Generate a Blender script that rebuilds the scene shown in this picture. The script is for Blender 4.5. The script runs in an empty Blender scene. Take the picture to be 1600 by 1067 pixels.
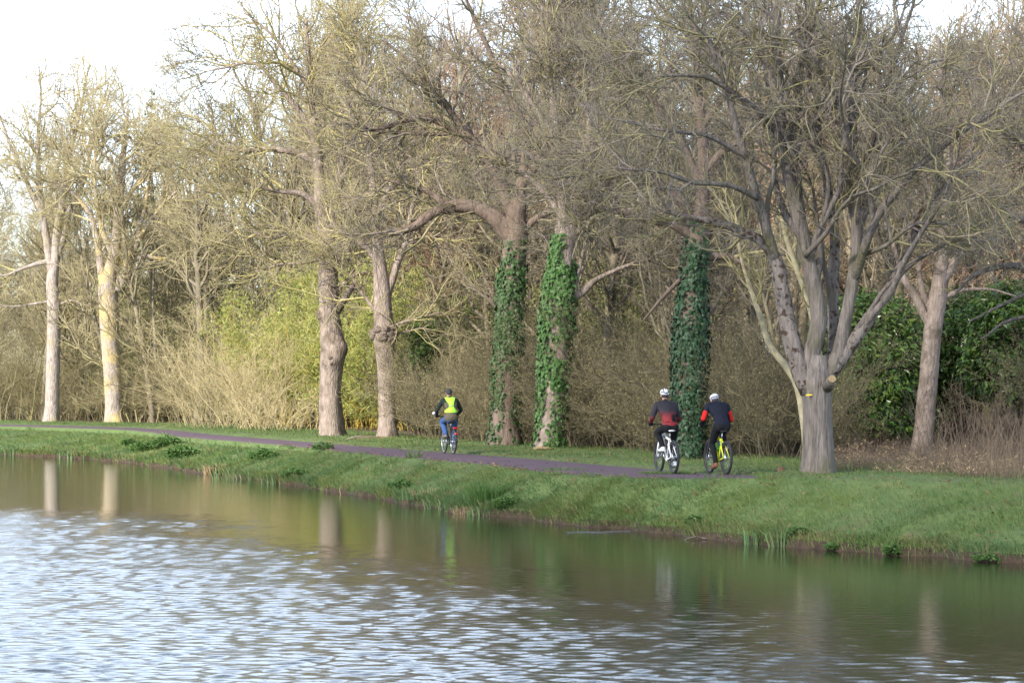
import bpy, bmesh, math, random
import numpy as np
from mathutils import Vector, Matrix

random.seed(7)
SC = bpy.context.scene
COL = SC.collection
R = math.radians

# ------------------------------------------------------------------ camera
FPX = 4300.0            # focal length in photo pixels (photo 1600 wide)
HORIZ = 610.0           # photo row of the horizon
HCAM = 2.65             # camera above the water
cam_d = bpy.data.cameras.new('camera')
cam_d.sensor_width = 36.0
cam_d.lens = 36.0 * FPX / 1600.0
cam_d.shift_y = (HORIZ - 533.5) / 1600.0
cam_d.clip_start = 0.5
cam_d.clip_end = 6000.0
cam = bpy.data.objects.new('camera', cam_d)
cam.location = (0, 0, HCAM)
cam.rotation_euler = (R(90), 0, 0)
COL.objects.link(cam)
SC.camera = cam

# ------------------------------------------------------------------ light
SUN_AZ = -138.0     # degrees from +Y towards +X : behind the camera, to the left
SUN_EL = 31.0
az, el = R(SUN_AZ), R(SUN_EL)
SUN = Vector((math.sin(az) * math.cos(el), math.cos(az) * math.cos(el), math.sin(el)))
W = bpy.data.worlds.new('World')
SC.world = W
W.use_nodes = True
wn, wl = W.node_tree.nodes, W.node_tree.links
wn.clear()
sky = wn.new('ShaderNodeTexSky')
sky.sky_type = 'NISHITA'
sky.sun_disc = False
sky.sun_elevation = el
sky.sun_rotation = az
sky.air_density = 1.0
sky.dust_density = 0.7
tc = wn.new('ShaderNodeTexCoord')
mp = wn.new('ShaderNodeMapping')
mp.inputs['Scale'].default_value = (1.0, 1.0, 2.6)
nz = wn.new('ShaderNodeTexNoise')
nz.inputs['Scale'].default_value = 2.3
nz.inputs['Detail'].default_value = 7.0
nz.inputs['Roughness'].default_value = 0.55
rp = wn.new('ShaderNodeValToRGB')
rp.color_ramp.elements[0].position = 0.36
rp.color_ramp.elements[1].position = 0.62
mx = wn.new('ShaderNodeMixRGB')
mx.inputs[2].default_value = (14.5, 17.2, 21.5, 1)
bgn = wn.new('ShaderNodeBackground')
bgn.inputs['Strength'].default_value = 0.13
wo = wn.new('ShaderNodeOutputWorld')
wl.new(tc.outputs['Generated'], mp.inputs['Vector'])
wl.new(mp.outputs[0], nz.inputs['Vector'])
wl.new(nz.outputs['Fac'], rp.inputs[0])
spz = wn.new('ShaderNodeSeparateXYZ')
wl.new(tc.outputs['Generated'], spz.inputs[0])
elv = wn.new('ShaderNodeMapRange')          # cloud cover thins out towards the zenith
elv.inputs[1].default_value = 0.28; elv.inputs[2].default_value = 0.62
elv.inputs[3].default_value = 1.0; elv.inputs[4].default_value = 0.08
wl.new(spz.outputs['Z'], elv.inputs[0])
cov = wn.new('ShaderNodeMath'); cov.operation = 'MULTIPLY'
wl.new(rp.outputs[0], cov.inputs[0]); wl.new(elv.outputs[0], cov.inputs[1])
wl.new(cov.outputs[0], mx.inputs[0])
wl.new(sky.outputs[0], mx.inputs[1])
wl.new(mx.outputs[0], bgn.inputs['Color'])
wl.new(bgn.outputs[0], wo.inputs['Surface'])

sun_d = bpy.data.lights.new('sun', 'SUN')
sun_d.energy = 5.0
sun_d.angle = R(0.5)
sun_d.color = (1.0, 0.93, 0.82)
sun = bpy.data.objects.new('sun', sun_d)
sun.location = SUN * 60
sun.rotation_euler = SUN.to_track_quat('Z', 'Y').to_euler()
COL.objects.link(sun)

SC.view_settings.view_transform = 'Standard'
SC.view_settings.look = 'None'
SC.view_settings.gamma = 1.0
SC.view_settings.use_curve_mapping = False
SC.view_settings.exposure = 0.90
SC.cycles.use_denoising = True
SC.cycles.max_bounces = 6
SC.cycles.diffuse_bounces = 3
SC.cycles.glossy_bounces = 3
SC.cycles.transmission_bounces = 3
SC.cycles.volume_bounces = 1
SC.cycles.sample_clamp_indirect = 4.0

# ------------------------------------------------------------------ helpers
def tag(o, label=None, cat=None, group=None, kind=None):
    if label: o['label'] = label
    if cat: o['category'] = cat
    if group: o['group'] = group
    if kind: o['kind'] = kind
    return o

def link(name, data, parent=None, loc=(0, 0, 0), mat=None):
    o = bpy.data.objects.new(name, data)
    COL.objects.link(o)
    o.location = loc
    if parent: o.parent = parent
    if mat is not None and data is not None:
        for m in (mat if isinstance(mat, (list, tuple)) else [mat]):
            data.materials.append(m)
    return o

def empty(name, loc, rz=0.0):
    o = bpy.data.objects.new(name, None)
    o.empty_display_size = 0.3
    COL.objects.link(o)
    o.location = loc
    o.rotation_euler = (0, 0, rz)
    return o

def nrm(v):
    return v / np.maximum(np.linalg.norm(v, axis=-1, keepdims=True), 1e-9)

class Geo:
    """collects vertices, quads, triangles and one float per vertex, and builds ONE mesh"""
    def __init__(s):
        s.V, s.Q, s.T, s.A, s.n = [], [], [], [], 0
    def add(s, V, Q=None, T=None, tone=0.5):
        V = np.asarray(V, dtype=np.float32).reshape(-1, 3)
        if Q is not None and len(Q): s.Q.append(np.asarray(Q, dtype=np.int32).reshape(-1, 4) + s.n)
        if T is not None and len(T): s.T.append(np.asarray(T, dtype=np.int32).reshape(-1, 3) + s.n)
        s.A.append(np.broadcast_to(np.asarray(tone, dtype=np.float32), (len(V),)))
        s.V.append(V)
        s.n += len(V)
    def mesh(s, name, off=(0, 0, 0), smooth=True):
        V = np.concatenate(s.V) - np.asarray(off, dtype=np.float32)
        Q = np.concatenate(s.Q) if s.Q else np.zeros((0, 4), np.int32)
        T = np.concatenate(s.T) if s.T else np.zeros((0, 3), np.int32)
        me = bpy.data.meshes.new(name)
        me.vertices.add(len(V))
        me.vertices.foreach_set('co', V.ravel().astype(np.float32))
        nl = Q.size + T.size
        me.loops.add(nl)
        me.loops.foreach_set('vertex_index', np.concatenate([Q.ravel(), T.ravel()]).astype(np.int32))
        npoly = len(Q) + len(T)
        me.polygons.add(npoly)
        st = np.concatenate([np.arange(len(Q)) * 4, Q.size + np.arange(len(T)) * 3]).astype(np.int32)
        me.polygons.foreach_set('loop_start', st)
        me.polygons.foreach_set('use_smooth', np.full(npoly, smooth, dtype=bool))
        at = me.attributes.new('tone', 'FLOAT', 'POINT')
        at.data.foreach_set('value', np.concatenate(s.A).astype(np.float32))
        me.update(calc_edges=True)
        return me

def tubes(P, Rd, sides, caps=False):
    """P (n,K,3), Rd (n,K) -> verts, quads (, tris for caps)"""
    P = np.asarray(P, float); Rd = np.asarray(Rd, float)
    n, K, _ = P.shape
    T = nrm(np.gradient(P, axis=1))
    ch = np.abs(P[:, -1] - P[:, 0])
    ref = np.zeros((n, 3)); ref[np.arange(n), np.argmin(ch, axis=1)] = 1.0
    U = nrm(np.cross(T, ref[:, None, :]))
    Vv = np.cross(T, U)
    a = 2 * np.pi * np.arange(sides) / sides
    ring = P[:, :, None, :] + Rd[:, :, None, None] * (np.cos(a)[None, None, :, None] * U[:, :, None, :] + np.sin(a)[None, None, :, None] * Vv[:, :, None, :])
    idx = np.arange(n * K * sides).reshape(n, K, sides)
    A = idx[:, :-1, :]; B = np.roll(idx, -1, axis=2)[:, :-1, :]
    C = np.roll(idx, -1, axis=2)[:, 1:, :]; D = idx[:, 1:, :]
    Q = np.stack([A, B, C, D], axis=-1).reshape(-1, 4)
    V = ring.reshape(-1, 3)
    if not caps: return V, Q
    tr = []
    for k, rev in ((0, True), (K - 1, False)):
        for i in range(1, sides - 1):
            t = np.stack([idx[:, k, 0], idx[:, k, i], idx[:, k, i + 1]], axis=-1)
            tr.append(t[:, ::-1] if rev else t)
    return V, Q, np.concatenate(tr)

def add_tubes(g, P, Rd, sides, rng=None, caps=False, tone=None):
    P = np.asarray(P, float); Rd = np.asarray(Rd, float)
    if P.ndim == 2: P, Rd = P[None], Rd[None]
    if len(P) == 0: return
    out = tubes(P, Rd, sides, caps)
    if tone is None:
        tone = np.repeat(rng.random(len(P)), P.shape[1] * sides) if rng is not None else 0.5
    g.add(out[0], out[1], out[2] if caps else None, tone)

def add_twigs(g, P, Rd, rng):
    """three-sided twigs that end in a point"""
    n, K, _ = P.shape
    V, Q = tubes(P[:, :-1], Rd[:, :-1], 3)
    m = len(V)
    idx = np.arange(m).reshape(n, K - 1, 3)[:, -1]
    tp = m + np.arange(n)
    T = np.concatenate([np.stack([idx[:, i], idx[:, (i + 1) % 3], tp], -1) for i in range(3)])
    t = rng.random(n) ** 1.8
    g.add(np.concatenate([V, P[:, -1]]), Q, T, np.concatenate([np.repeat(t, (K - 1) * 3), t]))

def bar(g, a, b, r, r2=None, sides=8, tone=0.5):
    r2 = r if r2 is None else r2
    add_tubes(g, np.array([a, b], float), np.array([r, r2], float), sides, caps=True, tone=tone)

def polybar(g, pts, r, sides=8):
    pts = np.array(pts, float)
    rr = np.full(len(pts), r) if np.isscalar(r) else np.array(r, float)
    add_tubes(g, pts, rr, sides, caps=True, tone=0.5)

def smooth_poly(pts, K):
    """non-uniform cubic through pts (m,c), resampled to K"""
    pts = np.asarray(pts, float)
    u = np.concatenate([[0], np.cumsum(np.maximum(np.linalg.norm(np.diff(pts[:, :3], axis=0), axis=1), 1e-6))])
    return herm(u, pts, np.linspace(0, u[-1], K))

def herm(u, Y, q):
    h = np.diff(u)[:, None]; d = np.diff(Y, axis=0) / h
    m = np.empty_like(Y)
    m[0], m[-1] = d[0], d[-1]
    if len(u) > 2:
        m[1:-1] = (d[:-1] * h[1:] + d[1:] * h[:-1]) / (h[1:] + h[:-1])
    i = np.clip(np.searchsorted(u, q, side='right') - 1, 0, len(u) - 2)
    t = ((q - u[i]) / h[i, 0])[:, None]; hh = h[i]
    return ((2*t**3 - 3*t**2 + 1) * Y[i] + (t**3 - 2*t**2 + t) * hh * m[i] + (-2*t**3 + 3*t**2) * Y[i+1] + (t**3 - t**2) * hh * m[i+1])

_nd = np.random.default_rng(11)
_ND = nrm(_nd.normal(size=(18, 3))); _NP = _nd.random(18) * 6.28
def snoise(P, scale=1.0):
    """cheap smooth pseudo noise in about -1..1"""
    P = np.asarray(P, float) * scale
    o = np.zeros(P.shape[:-1])
    for k in range(18):
        f = 1.0 + (k % 6) * 0.55
        o += np.sin((P @ _ND[k]) * f + _NP[k] + 1.3 * np.sin((P @ _ND[(k + 5) % 18]) * f * 0.7)) / f ** 0.7
    return o / 5.5

# ------------------------------------------------------------------ materials
def mat(name, c1, c2=None, scale=6.0, rough=0.85, bump=0.0, tone=None, tone_amt=1.0, vary=0.0, detail=6.0,
        stretch=(1, 1, 1), spec=0.3, metal=0.0, c3=None, scale3=1.2, pos3=(0.5, 0.65), trans=0.0, bscale=None):
    m = bpy.data.materials.new(name); m.use_nodes = True
    n, l = m.node_tree.nodes, m.node_tree.links
    b = n['Principled BSDF']
    b.inputs['Roughness'].default_value = rough
    b.inputs['Metallic'].default_value = metal
    b.inputs['Specular IOR Level'].default_value = spec
    c2 = c2 or c1
    co = n.new('ShaderNodeTexCoord'); mpn = n.new('ShaderNodeMapping')
    mpn.inputs['Scale'].default_value = stretch
    l.new(co.outputs['Object'], mpn.inputs['Vector'])
    t = n.new('ShaderNodeTexNoise'); t.inputs['Scale'].default_value = scale; t.inputs['Detail'].default_value = detail
    t.inputs['Roughness'].default_value = 0.65
    l.new(mpn.outputs[0], t.inputs['Vector'])
    r = n.new('ShaderNodeValToRGB')
    r.color_ramp.elements[0].position = 0.32; r.color_ramp.elements[1].position = 0.68
    r.color_ramp.elements[0].color = (*c1, 1); r.color_ramp.elements[1].color = (*c2, 1)
    l.new(t.outputs['Fac'], r.inputs[0])
    out = r.outputs[0]
    if c3:
        t3 = n.new('ShaderNodeTexNoise'); t3.inputs['Scale'].default_value = scale3; t3.inputs['Detail'].default_value = 5
        r3 = n.new('ShaderNodeValToRGB')
        r3.color_ramp.elements[0].position, r3.color_ramp.elements[1].position = pos3
        l.new(co.outputs['Object'], t3.inputs['Vector']); l.new(t3.outputs['Fac'], r3.inputs[0])
        x = n.new('ShaderNodeMixRGB'); x.inputs[2].default_value = (*c3, 1)
        l.new(r3.outputs[0], x.inputs[0]); l.new(out, x.inputs[1]); out = x.outputs[0]
    if tone:
        a = n.new('ShaderNodeAttribute'); a.attribute_name = 'tone'
        x = n.new('ShaderNodeMixRGB'); x.inputs[2].default_value = (*tone, 1)
        mu = n.new('ShaderNodeMath'); mu.operation = 'MULTIPLY'; mu.inputs[1].default_value = tone_amt
        l.new(a.outputs['Fac'], mu.inputs[0]); l.new(mu.outputs[0], x.inputs[0])
        l.new(out, x.inputs[1]); out = x.outputs[0]
    if vary:
        oi = n.new('ShaderNodeObjectInfo')
        h = n.new('ShaderNodeHueSaturation')
        mr = n.new('ShaderNodeMapRange')
        mr.inputs[3].default_value = 1 - vary; mr.inputs[4].default_value = 1 + vary
        l.new(oi.outputs['Random'], mr.inputs[0]); l.new(mr.outputs[0], h.inputs['Value'])
        l.new(out, h.inputs['Color']); out = h.outputs[0]
    l.new(out, b.inputs['Base Color'])
    if bump:
        t2 = n.new('ShaderNodeTexNoise'); t2.inputs['Scale'].default_value = bscale or scale * 3; t2.inputs['Detail'].default_value = 6
        l.new(mpn.outputs[0], t2.inputs['Vector'])
        bp = n.new('ShaderNodeBump'); bp.inputs['Strength'].default_value = 1.0; bp.inputs['Distance'].default_value = bump
        l.new(t2.outputs['Fac'], bp.inputs['Height']); l.new(bp.outputs[0], b.inputs['Normal'])
    if trans:
        tr = n.new('ShaderNodeBsdfTranslucent'); ms = n.new('ShaderNodeMixShader'); ms.inputs[0].default_value = trans
        l.new(out, tr.inputs['Color']); l.new(b.outputs[0], ms.inputs[1]); l.new(tr.outputs[0], ms.inputs[2])
        l.new(ms.outputs[0], n['Material Output'].inputs['Surface'])
    return m

M = {}
M['bark_pale'] = mat('bark_pale', (0.20, 0.165, 0.14), (0.46, 0.39, 0.345), 9, 0.9, 0.06, stretch=(1, 1, 0.35), c3=(0.30, 0.25, 0.13), scale3=0.8, pos3=(0.56, 0.7), bscale=20)
M['bark_lichen'] = mat('bark_lichen', (0.20, 0.16, 0.13), (0.46, 0.385, 0.33), 9, 0.9, 0.06, stretch=(1, 1, 0.35), c3=(0.46, 0.35, 0.13), scale3=1.0, pos3=(0.44, 0.70), bscale=20)
M['bark_mid'] = mat('bark_mid', (0.15, 0.115, 0.09), (0.34, 0.27, 0.225), 8, 0.92, 0.06, stretch=(1, 1, 0.3), c3=(0.11, 0.085, 0.06), scale3=1.8, pos3=(0.5, 0.7), bscale=18)
M['bark_dark'] = mat('bark_dark', (0.085, 0.06, 0.045), (0.19, 0.14, 0.11), 6, 0.92, 0.035, stretch=(1, 1, 0.3))
M['bark_grey'] = mat('bark_grey', (0.075, 0.062, 0.052), (0.235, 0.198, 0.172), 11, 0.9, 0.05, stretch=(1, 1, 0.16), c3=(0.11, 0.10, 0.055), scale3=1.3, pos3=(0.52, 0.72), bscale=26)
M['bark_scaly'] = mat('bark_scaly', (0.10, 0.083, 0.07), (0.24, 0.20, 0.175), 9, 0.9, 0.04, stretch=(1, 1, 0.25), c3=(0.052, 0.032, 0.022), scale3=7.5, pos3=(0.52, 0.60), bscale=24)
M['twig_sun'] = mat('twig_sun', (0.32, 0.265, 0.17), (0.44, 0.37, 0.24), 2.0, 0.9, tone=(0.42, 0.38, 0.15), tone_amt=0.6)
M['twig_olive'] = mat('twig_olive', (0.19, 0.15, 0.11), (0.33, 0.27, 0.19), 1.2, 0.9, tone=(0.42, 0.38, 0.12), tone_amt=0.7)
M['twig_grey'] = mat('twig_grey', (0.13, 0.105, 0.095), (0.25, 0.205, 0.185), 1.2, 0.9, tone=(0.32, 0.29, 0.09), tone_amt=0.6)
M['wood_bark'] = mat('wood_bark', (0.10, 0.08, 0.06), (0.26, 0.215, 0.16), 2.0, 0.92, vary=0.3, tone=(0.2, 0.18, 0.08), tone_amt=0.4)
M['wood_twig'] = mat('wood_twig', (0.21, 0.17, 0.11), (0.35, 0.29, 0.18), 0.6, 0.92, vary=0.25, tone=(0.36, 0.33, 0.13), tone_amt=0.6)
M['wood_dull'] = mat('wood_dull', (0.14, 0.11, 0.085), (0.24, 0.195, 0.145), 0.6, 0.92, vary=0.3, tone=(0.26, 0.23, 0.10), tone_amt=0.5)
M['rust_twig'] = mat('rust_twig', (0.26, 0.15, 0.10), (0.38, 0.24, 0.16), 0.6, 0.92, vary=0.15, tone=(0.34, 0.25, 0.15), tone_amt=0.6)
M['brush_stem'] = mat('brush_stem', (0.06, 0.047, 0.032), (0.15, 0.12, 0.075), 2.0, 0.92, vary=0.35, tone=(0.2, 0.175, 0.085), tone_amt=0.5)
M['brush_leaf'] = mat('brush_leaf', (0.21, 0.19, 0.08), (0.31, 0.28, 0.13), 2.0, 0.8, vary=0.25, tone=(0.14, 0.11, 0.06), tone_amt=0.7, trans=0.25)
M['scrub'] = mat('scrub', (0.13, 0.105, 0.065), (0.25, 0.205, 0.125), 2.0, 0.92, vary=0.35, tone=(0.31, 0.28, 0.11), tone_amt=0.7)
M['straw'] = mat('straw', (0.40, 0.32, 0.17), (0.58, 0.48, 0.27), 1.1, 0.85, vary=0.12, tone=(0.25, 0.20, 0.11), tone_amt=0.9)
M['bamboo_leaf'] = mat('bamboo_leaf', (0.42, 0.42, 0.10), (0.60, 0.57, 0.20), 0.9, 0.55, vary=0.12, tone=(0.27, 0.32, 0.10), tone_amt=0.8, trans=0.45)
M['bamboo_cane'] = mat('bamboo_cane', (0.42, 0.28, 0.05), (0.55, 0.4, 0.09), 2, 0.6)
M['green_leaf'] = mat('green_leaf', (0.17, 0.20, 0.05), (0.29, 0.32, 0.10), 1.2, 0.6, vary=0.2, tone=(0.34, 0.33, 0.13), tone_amt=0.7, trans=0.3)
M['laurel_leaf'] = mat('laurel_leaf', (0.03, 0.085, 0.018), (0.06, 0.14, 0.028), 3, 0.3, tone=(0.17, 0.21, 0.04), tone_amt=0.6, spec=0.4, trans=0.12)
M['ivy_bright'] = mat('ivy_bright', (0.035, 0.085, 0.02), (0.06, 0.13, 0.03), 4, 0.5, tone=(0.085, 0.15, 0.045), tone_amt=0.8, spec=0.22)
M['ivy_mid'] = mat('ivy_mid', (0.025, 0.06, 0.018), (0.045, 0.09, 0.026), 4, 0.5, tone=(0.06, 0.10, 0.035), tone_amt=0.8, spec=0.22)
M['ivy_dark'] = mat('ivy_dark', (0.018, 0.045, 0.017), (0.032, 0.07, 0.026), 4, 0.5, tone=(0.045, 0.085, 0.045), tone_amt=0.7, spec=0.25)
M['conifer'] = mat('conifer', (0.10, 0.105, 0.055), (0.17, 0.17, 0.085), 2, 0.8, tone=(0.2, 0.19, 0.09), tone_amt=0.7)
M['red_brush'] = mat('red_brush', (0.095, 0.066, 0.05), (0.17, 0.122, 0.092), 3, 0.9, tone=(0.2, 0.15, 0.09), tone_amt=0.6)
M['grass'] = mat('grass', (0.085, 0.15, 0.038), (0.175, 0.235, 0.062), 1.5, 0.75, tone=(0.27, 0.22, 0.10), tone_amt=1.0, trans=0.25, c3=(0.09, 0.17, 0.06), scale3=0.35, pos3=(0.4, 0.6), spec=0.2)
M['grass_lit'] = M['grass']
M['soil'] = mat('soil', (0.075, 0.115, 0.033), (0.12, 0.16, 0.05), 1.6, 0.95, 0.05, c3=(0.13, 0.1, 0.05), scale3=0.9, pos3=(0.58, 0.75), bscale=9)
M['earth'] = mat('earth', (0.03, 0.02, 0.013), (0.075, 0.05, 0.032), 5, 0.95, 0.05)
M['litter'] = mat('litter', (0.09, 0.062, 0.04), (0.19, 0.13, 0.08), 3, 0.95, 0.05, c3=(0.08, 0.10, 0.035), scale3=0.25, pos3=(0.5, 0.65))
M['path'] = mat('path', (0.082, 0.050, 0.064), (0.135, 0.085, 0.105), 0.45, 0.9, 0.004, c3=(0.09, 0.058, 0.072), scale3=40, pos3=(0.4, 0.6), bscale=60)
M['dock'] = mat('dock', (0.055, 0.13, 0.026), (0.095, 0.18, 0.04), 5, 0.55, tone=(0.11, 0.17, 0.05), tone_amt=0.6, trans=0.25)
M['iris'] = mat('iris', (0.08, 0.17, 0.06), (0.13, 0.22, 0.08), 5, 0.6, tone=(0.22, 0.24, 0.10), tone_amt=0.6, trans=0.25)
M['dry'] = mat('dry', (0.25, 0.17, 0.09), (0.36, 0.27, 0.15), 5, 0.9)
M['cutwood'] = mat('cutwood', (0.20, 0.14, 0.07), (0.33, 0.25, 0.13), 14, 0.85)
M['yellow_paint'] = mat('yellow_paint', (0.75, 0.5, 0.02), rough=0.7)
M['foam'] = mat('foam', (0.10, 0.10, 0.12), (0.18, 0.18, 0.21), 9, 0.4)

def P3(px, py, D):
    return np.array([(px - 800.0) / FPX * D, D, HCAM - (py - HORIZ) / FPX * D])

# ------------------------------------------------------------------ terrain along the canal
F_ST = np.array([(-400, 300), (-75, 185), (-45, 158), (-28.5, 145), (-18.4, 131), (-11.2, 108), (-6.5, 92.9), (-1.82, 78.4), (0.97, 69.7),
                 (3.05, 62.4), (4.7, 57.8), (6.9, 54), (10.5, 49.5), (14.5, 45.5), (24, 38), (45, 22), (90, -20), (300, -200)], float)
W_ST = np.array([(-400, 270), (-78, 160), (-48, 140), (-33, 128), (-22.5, 115), (-14.2, 101), (-9.0, 85.5), (-5.1, 73.5), (-2.45, 64.5),
                 (-0.68, 58.6), (1.1, 54.6), (2.5, 51.4), (4.9, 46.2), (7.95, 42.2), (17, 33.5), (37, 16), (80, -28), (290, -215)], float)
U_ST = np.concatenate([[0], np.cumsum(np.linalg.norm(np.diff(F_ST, axis=0), axis=1))])
BACK = np.array([0.55, 0.835]); BACK /= np.linalg.norm(BACK)
PERP = np.array([BACK[1], -BACK[0]])
PATHZ, PATHW = 0.90, 3.3
def Fu(u): return herm(U_ST, F_ST, u)
def Wu(u):
    w = herm(U_ST, W_ST, u)
    return w + 0.16 * np.stack([np.sin(u * 0.9) + 0.6 * np.sin(u * 2.3 + 1), np.cos(u * 1.1) + 0.7 * np.sin(u * 2.9)], -1)
U_FINE = np.linspace(U_ST[0], U_ST[-1], 6000)
S_FINE = Fu(U_FINE) @ PERP
def back_uk(x, y):
    """station u and distance k behind the path's far edge, for a point on the wood's side"""
    p = np.stack([np.asarray(x, float), np.asarray(y, float)], -1)
    u = np.interp(p @ PERP, S_FINE, U_FINE)
    return u, (p - Fu(np.atleast_1d(u)).reshape(p.shape)) @ BACK
def surf(u, d):
    """world point of the bank: d metres from the path's far edge towards the water (negative: towards the wood)"""
    u = np.asarray(u, float); d = np.asarray(d, float)
    f, w = Fu(u), Wu(u)
    L = np.linalg.norm(w - f, axis=1); dc = (w - f) / L[:, None]
    xy = np.where((d >= 0)[:, None], f + dc * d[:, None], f - BACK[None] * d[:, None])
    p2 = np.concatenate([xy, np.zeros((len(u), 1))], 1)
    crest_d = PATHW + 0.35
    cz = -0.10 + 0.20 * np.clip((f[:, 0] - 1.6) / 6.5, 0, 1) + 0.02 * snoise(p2, 0.6) + 0.08 * np.clip((f[:, 0] - 6.2) / 2.0, 0, 1) - 0.10 * np.clip((f[:, 1] - 80) / 14, 0, 1)
    t = np.clip((d - crest_d) / np.maximum(L - crest_d - 0.06, 0.2), 0, 1.0)
    und = snoise(p2, 0.55) * 0.05 + snoise(p2, 1.6) * 0.05 + snoise(p2, 3.8) * 0.032
    bank = (PATHZ + cz) * (1 - t ** 1.12) + 0.13 * t + und * np.sin(np.pi * np.clip(t, 0.04, 1)) * 1.2
    lip = np.clip((d - PATHW) / 0.35, 0, 1)
    z = np.where(d > crest_d, bank, PATHZ - 0.03 + (0.03 + cz) * lip * lip * (3 - 2 * lip))
    under = np.clip((d - (L - 0.06)) / 0.12, 0, 1)
    z = np.where(d > L - 0.06, 0.13 - under * 0.26 - np.clip(d - L - 0.1, 0, 2) * 0.5, z)
    k = -d
    zb = PATHZ - 0.03 + 0.06 * np.clip(k / 0.6, 0, 1) + und * 0.8 * np.clip(k / 0.8, 0, 1) + 0.010 * np.clip(k - 8, 0, 110)
    z = np.where(d < 0, zb, z)
    return np.concatenate([xy, z[:, None]], 1)
def ground_z(x, y):
    u, k = back_uk(np.atleast_1d(x), np.atleast_1d(y))
    return surf(np.atleast_1d(u), -np.maximum(np.atleast_1d(k), 0.05))[:, 2]

def loft(us, fr, name, m, kind='structure', dzs=None, smooth=True):
    """sheet over stations us; fr(u) -> list of d arrays (columns)"""
    cols = fr
    n, k = len(us), len(cols)
    V = np.stack([surf(us, c) for c in cols], 1)
    if dzs is not None: V[:, :, 2] += dzs
    idx = np.arange(n * k).reshape(n, k)
    Q = np.stack([idx[:-1, :-1], idx[1:, :-1], idx[1:, 1:], idx[:-1, 1:]], -1).reshape(-1, 4)
    g = Geo(); g.add(V.reshape(-1, 3), Q)
    o = link(name, g.mesh(name, smooth=smooth), mat=m)
    tag(o, kind=kind)
    return o

us = np.concatenate([np.linspace(0, 300, 12, endpoint=False), np.linspace(300, U_ST[13], 700, endpoint=False), np.linspace(U_ST[13], U_ST[-1], 60)])
Ls = np.linalg.norm(Wu(us) - Fu(us), axis=1)
on = np.ones(len(us))
# the bank with its verge
cols = [-8.0 * on, -7.0 * on, -6.0 * on] + [x * on for x in (-5, -4.2, -3.4, -2.7, -2.0, -1.4, -0.8, -0.4, -0.15, 0.0)]
cols += [1.4 * on, PATHW * on, (PATHW + 0.12) * on, (PATHW + 0.24) * on]
for t in np.linspace(0, 1, 16): cols.append((PATHW + 0.35) + (Ls - 0.08 - PATHW - 0.35) * t)
bank = loft(us, cols, 'grass_bank', M['soil'])
toe = loft(us, [Ls - 0.085, Ls - 0.04, Ls + 0.0, Ls + 0.04, Ls + 0.3, Ls + 1.5], 'earth_edge', M['earth'], dzs=0.002)
floor_cols = [-k * on for k in (7.95, 9, 12, 16, 22, 30, 45, 70, 120, 250, 600, 2500)]
wood_floor = loft(us, floor_cols, 'woodland_floor', M['litter'])
pw = 0.06 * np.sin(us * 1.7) + 0.05 * np.sin(us * 4.1 + 1)
path = loft(us, [0.0 + pw, 0.25 * on, 0.9 * on, 1.65 * on, 2.4 * on, (PATHW - 0.25) * on, PATHW - pw * 0.8], 'path', M['path'], dzs=np.array([-0.004, 0.024, 0.031, 0.034, 0.031, 0.024, -0.01])[None, :])

# near bank, behind and below the camera (out of the frame)
g = Geo()
xs = np.linspace(-600, 600, 61)
prof = [(9.0, -0.6), (8.2, 0.05), (6.5, 0.75), (3, 0.95), (-10, 1.0), (-60, 1.0), (-400, 1.0)]
V = np.array([[(x * (1 if y > -60 else 1.0), y - 0.45 * abs(x) * (1 if x > 0 else 0.0), z) for y, z in prof] for x in xs])
idx = np.arange(V.shape[0] * V.shape[1]).reshape(V.shape[:2])
g.add(V.reshape(-1, 3), np.stack([idx[:-1, :-1], idx[:-1, 1:], idx[1:, 1:], idx[1:, :-1]], -1).reshape(-1, 4))
tag(link('near_bank', g.mesh('near_bank'), mat=M['soil']), kind='structure')

# ------------------------------------------------------------------ the cloud that shades the right of the scene
def cloud(target, radii, ang, dist, dens, seed):
    bm = bmesh.new(); bmesh.ops.create_icosphere(bm, subdivisions=5, radius=1)
    V = np.array([v.co[:] for v in bm.verts])
    V2 = V * (1 + .10 * snoise(V + seed, 2.2) + .06 * snoise(V + seed, 5.5))[:, None] * np.array(radii)
    for v, q in zip(bm.verts, V2): v.co = q
    me = bpy.data.meshes.new('cloud'); bm.to_mesh(me); bm.free()
    m = bpy.data.materials.new('cloud'); m.use_nodes = True
    n, l = m.node_tree.nodes, m.node_tree.links
    n.remove(n['Principled BSDF'])
    pv = n.new('ShaderNodeVolumePrincipled'); pv.inputs['Density'].default_value = dens; pv.inputs['Color'].default_value = (.98, .98, .98, 1)
    pv.inputs['Anisotropy'].default_value = .4
    l.new(pv.outputs[0], n['Material Output'].inputs['Volume'])
    o = link('cloud', me, None, tuple(Vector(target) + SUN * dist), m)
    o.rotation_euler = (0, 0, R(ang))
    tag(o, kind='structure')
cloud((34, 34, 4), (150, 64, 26), 26, 700, .0108, 3)

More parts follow.
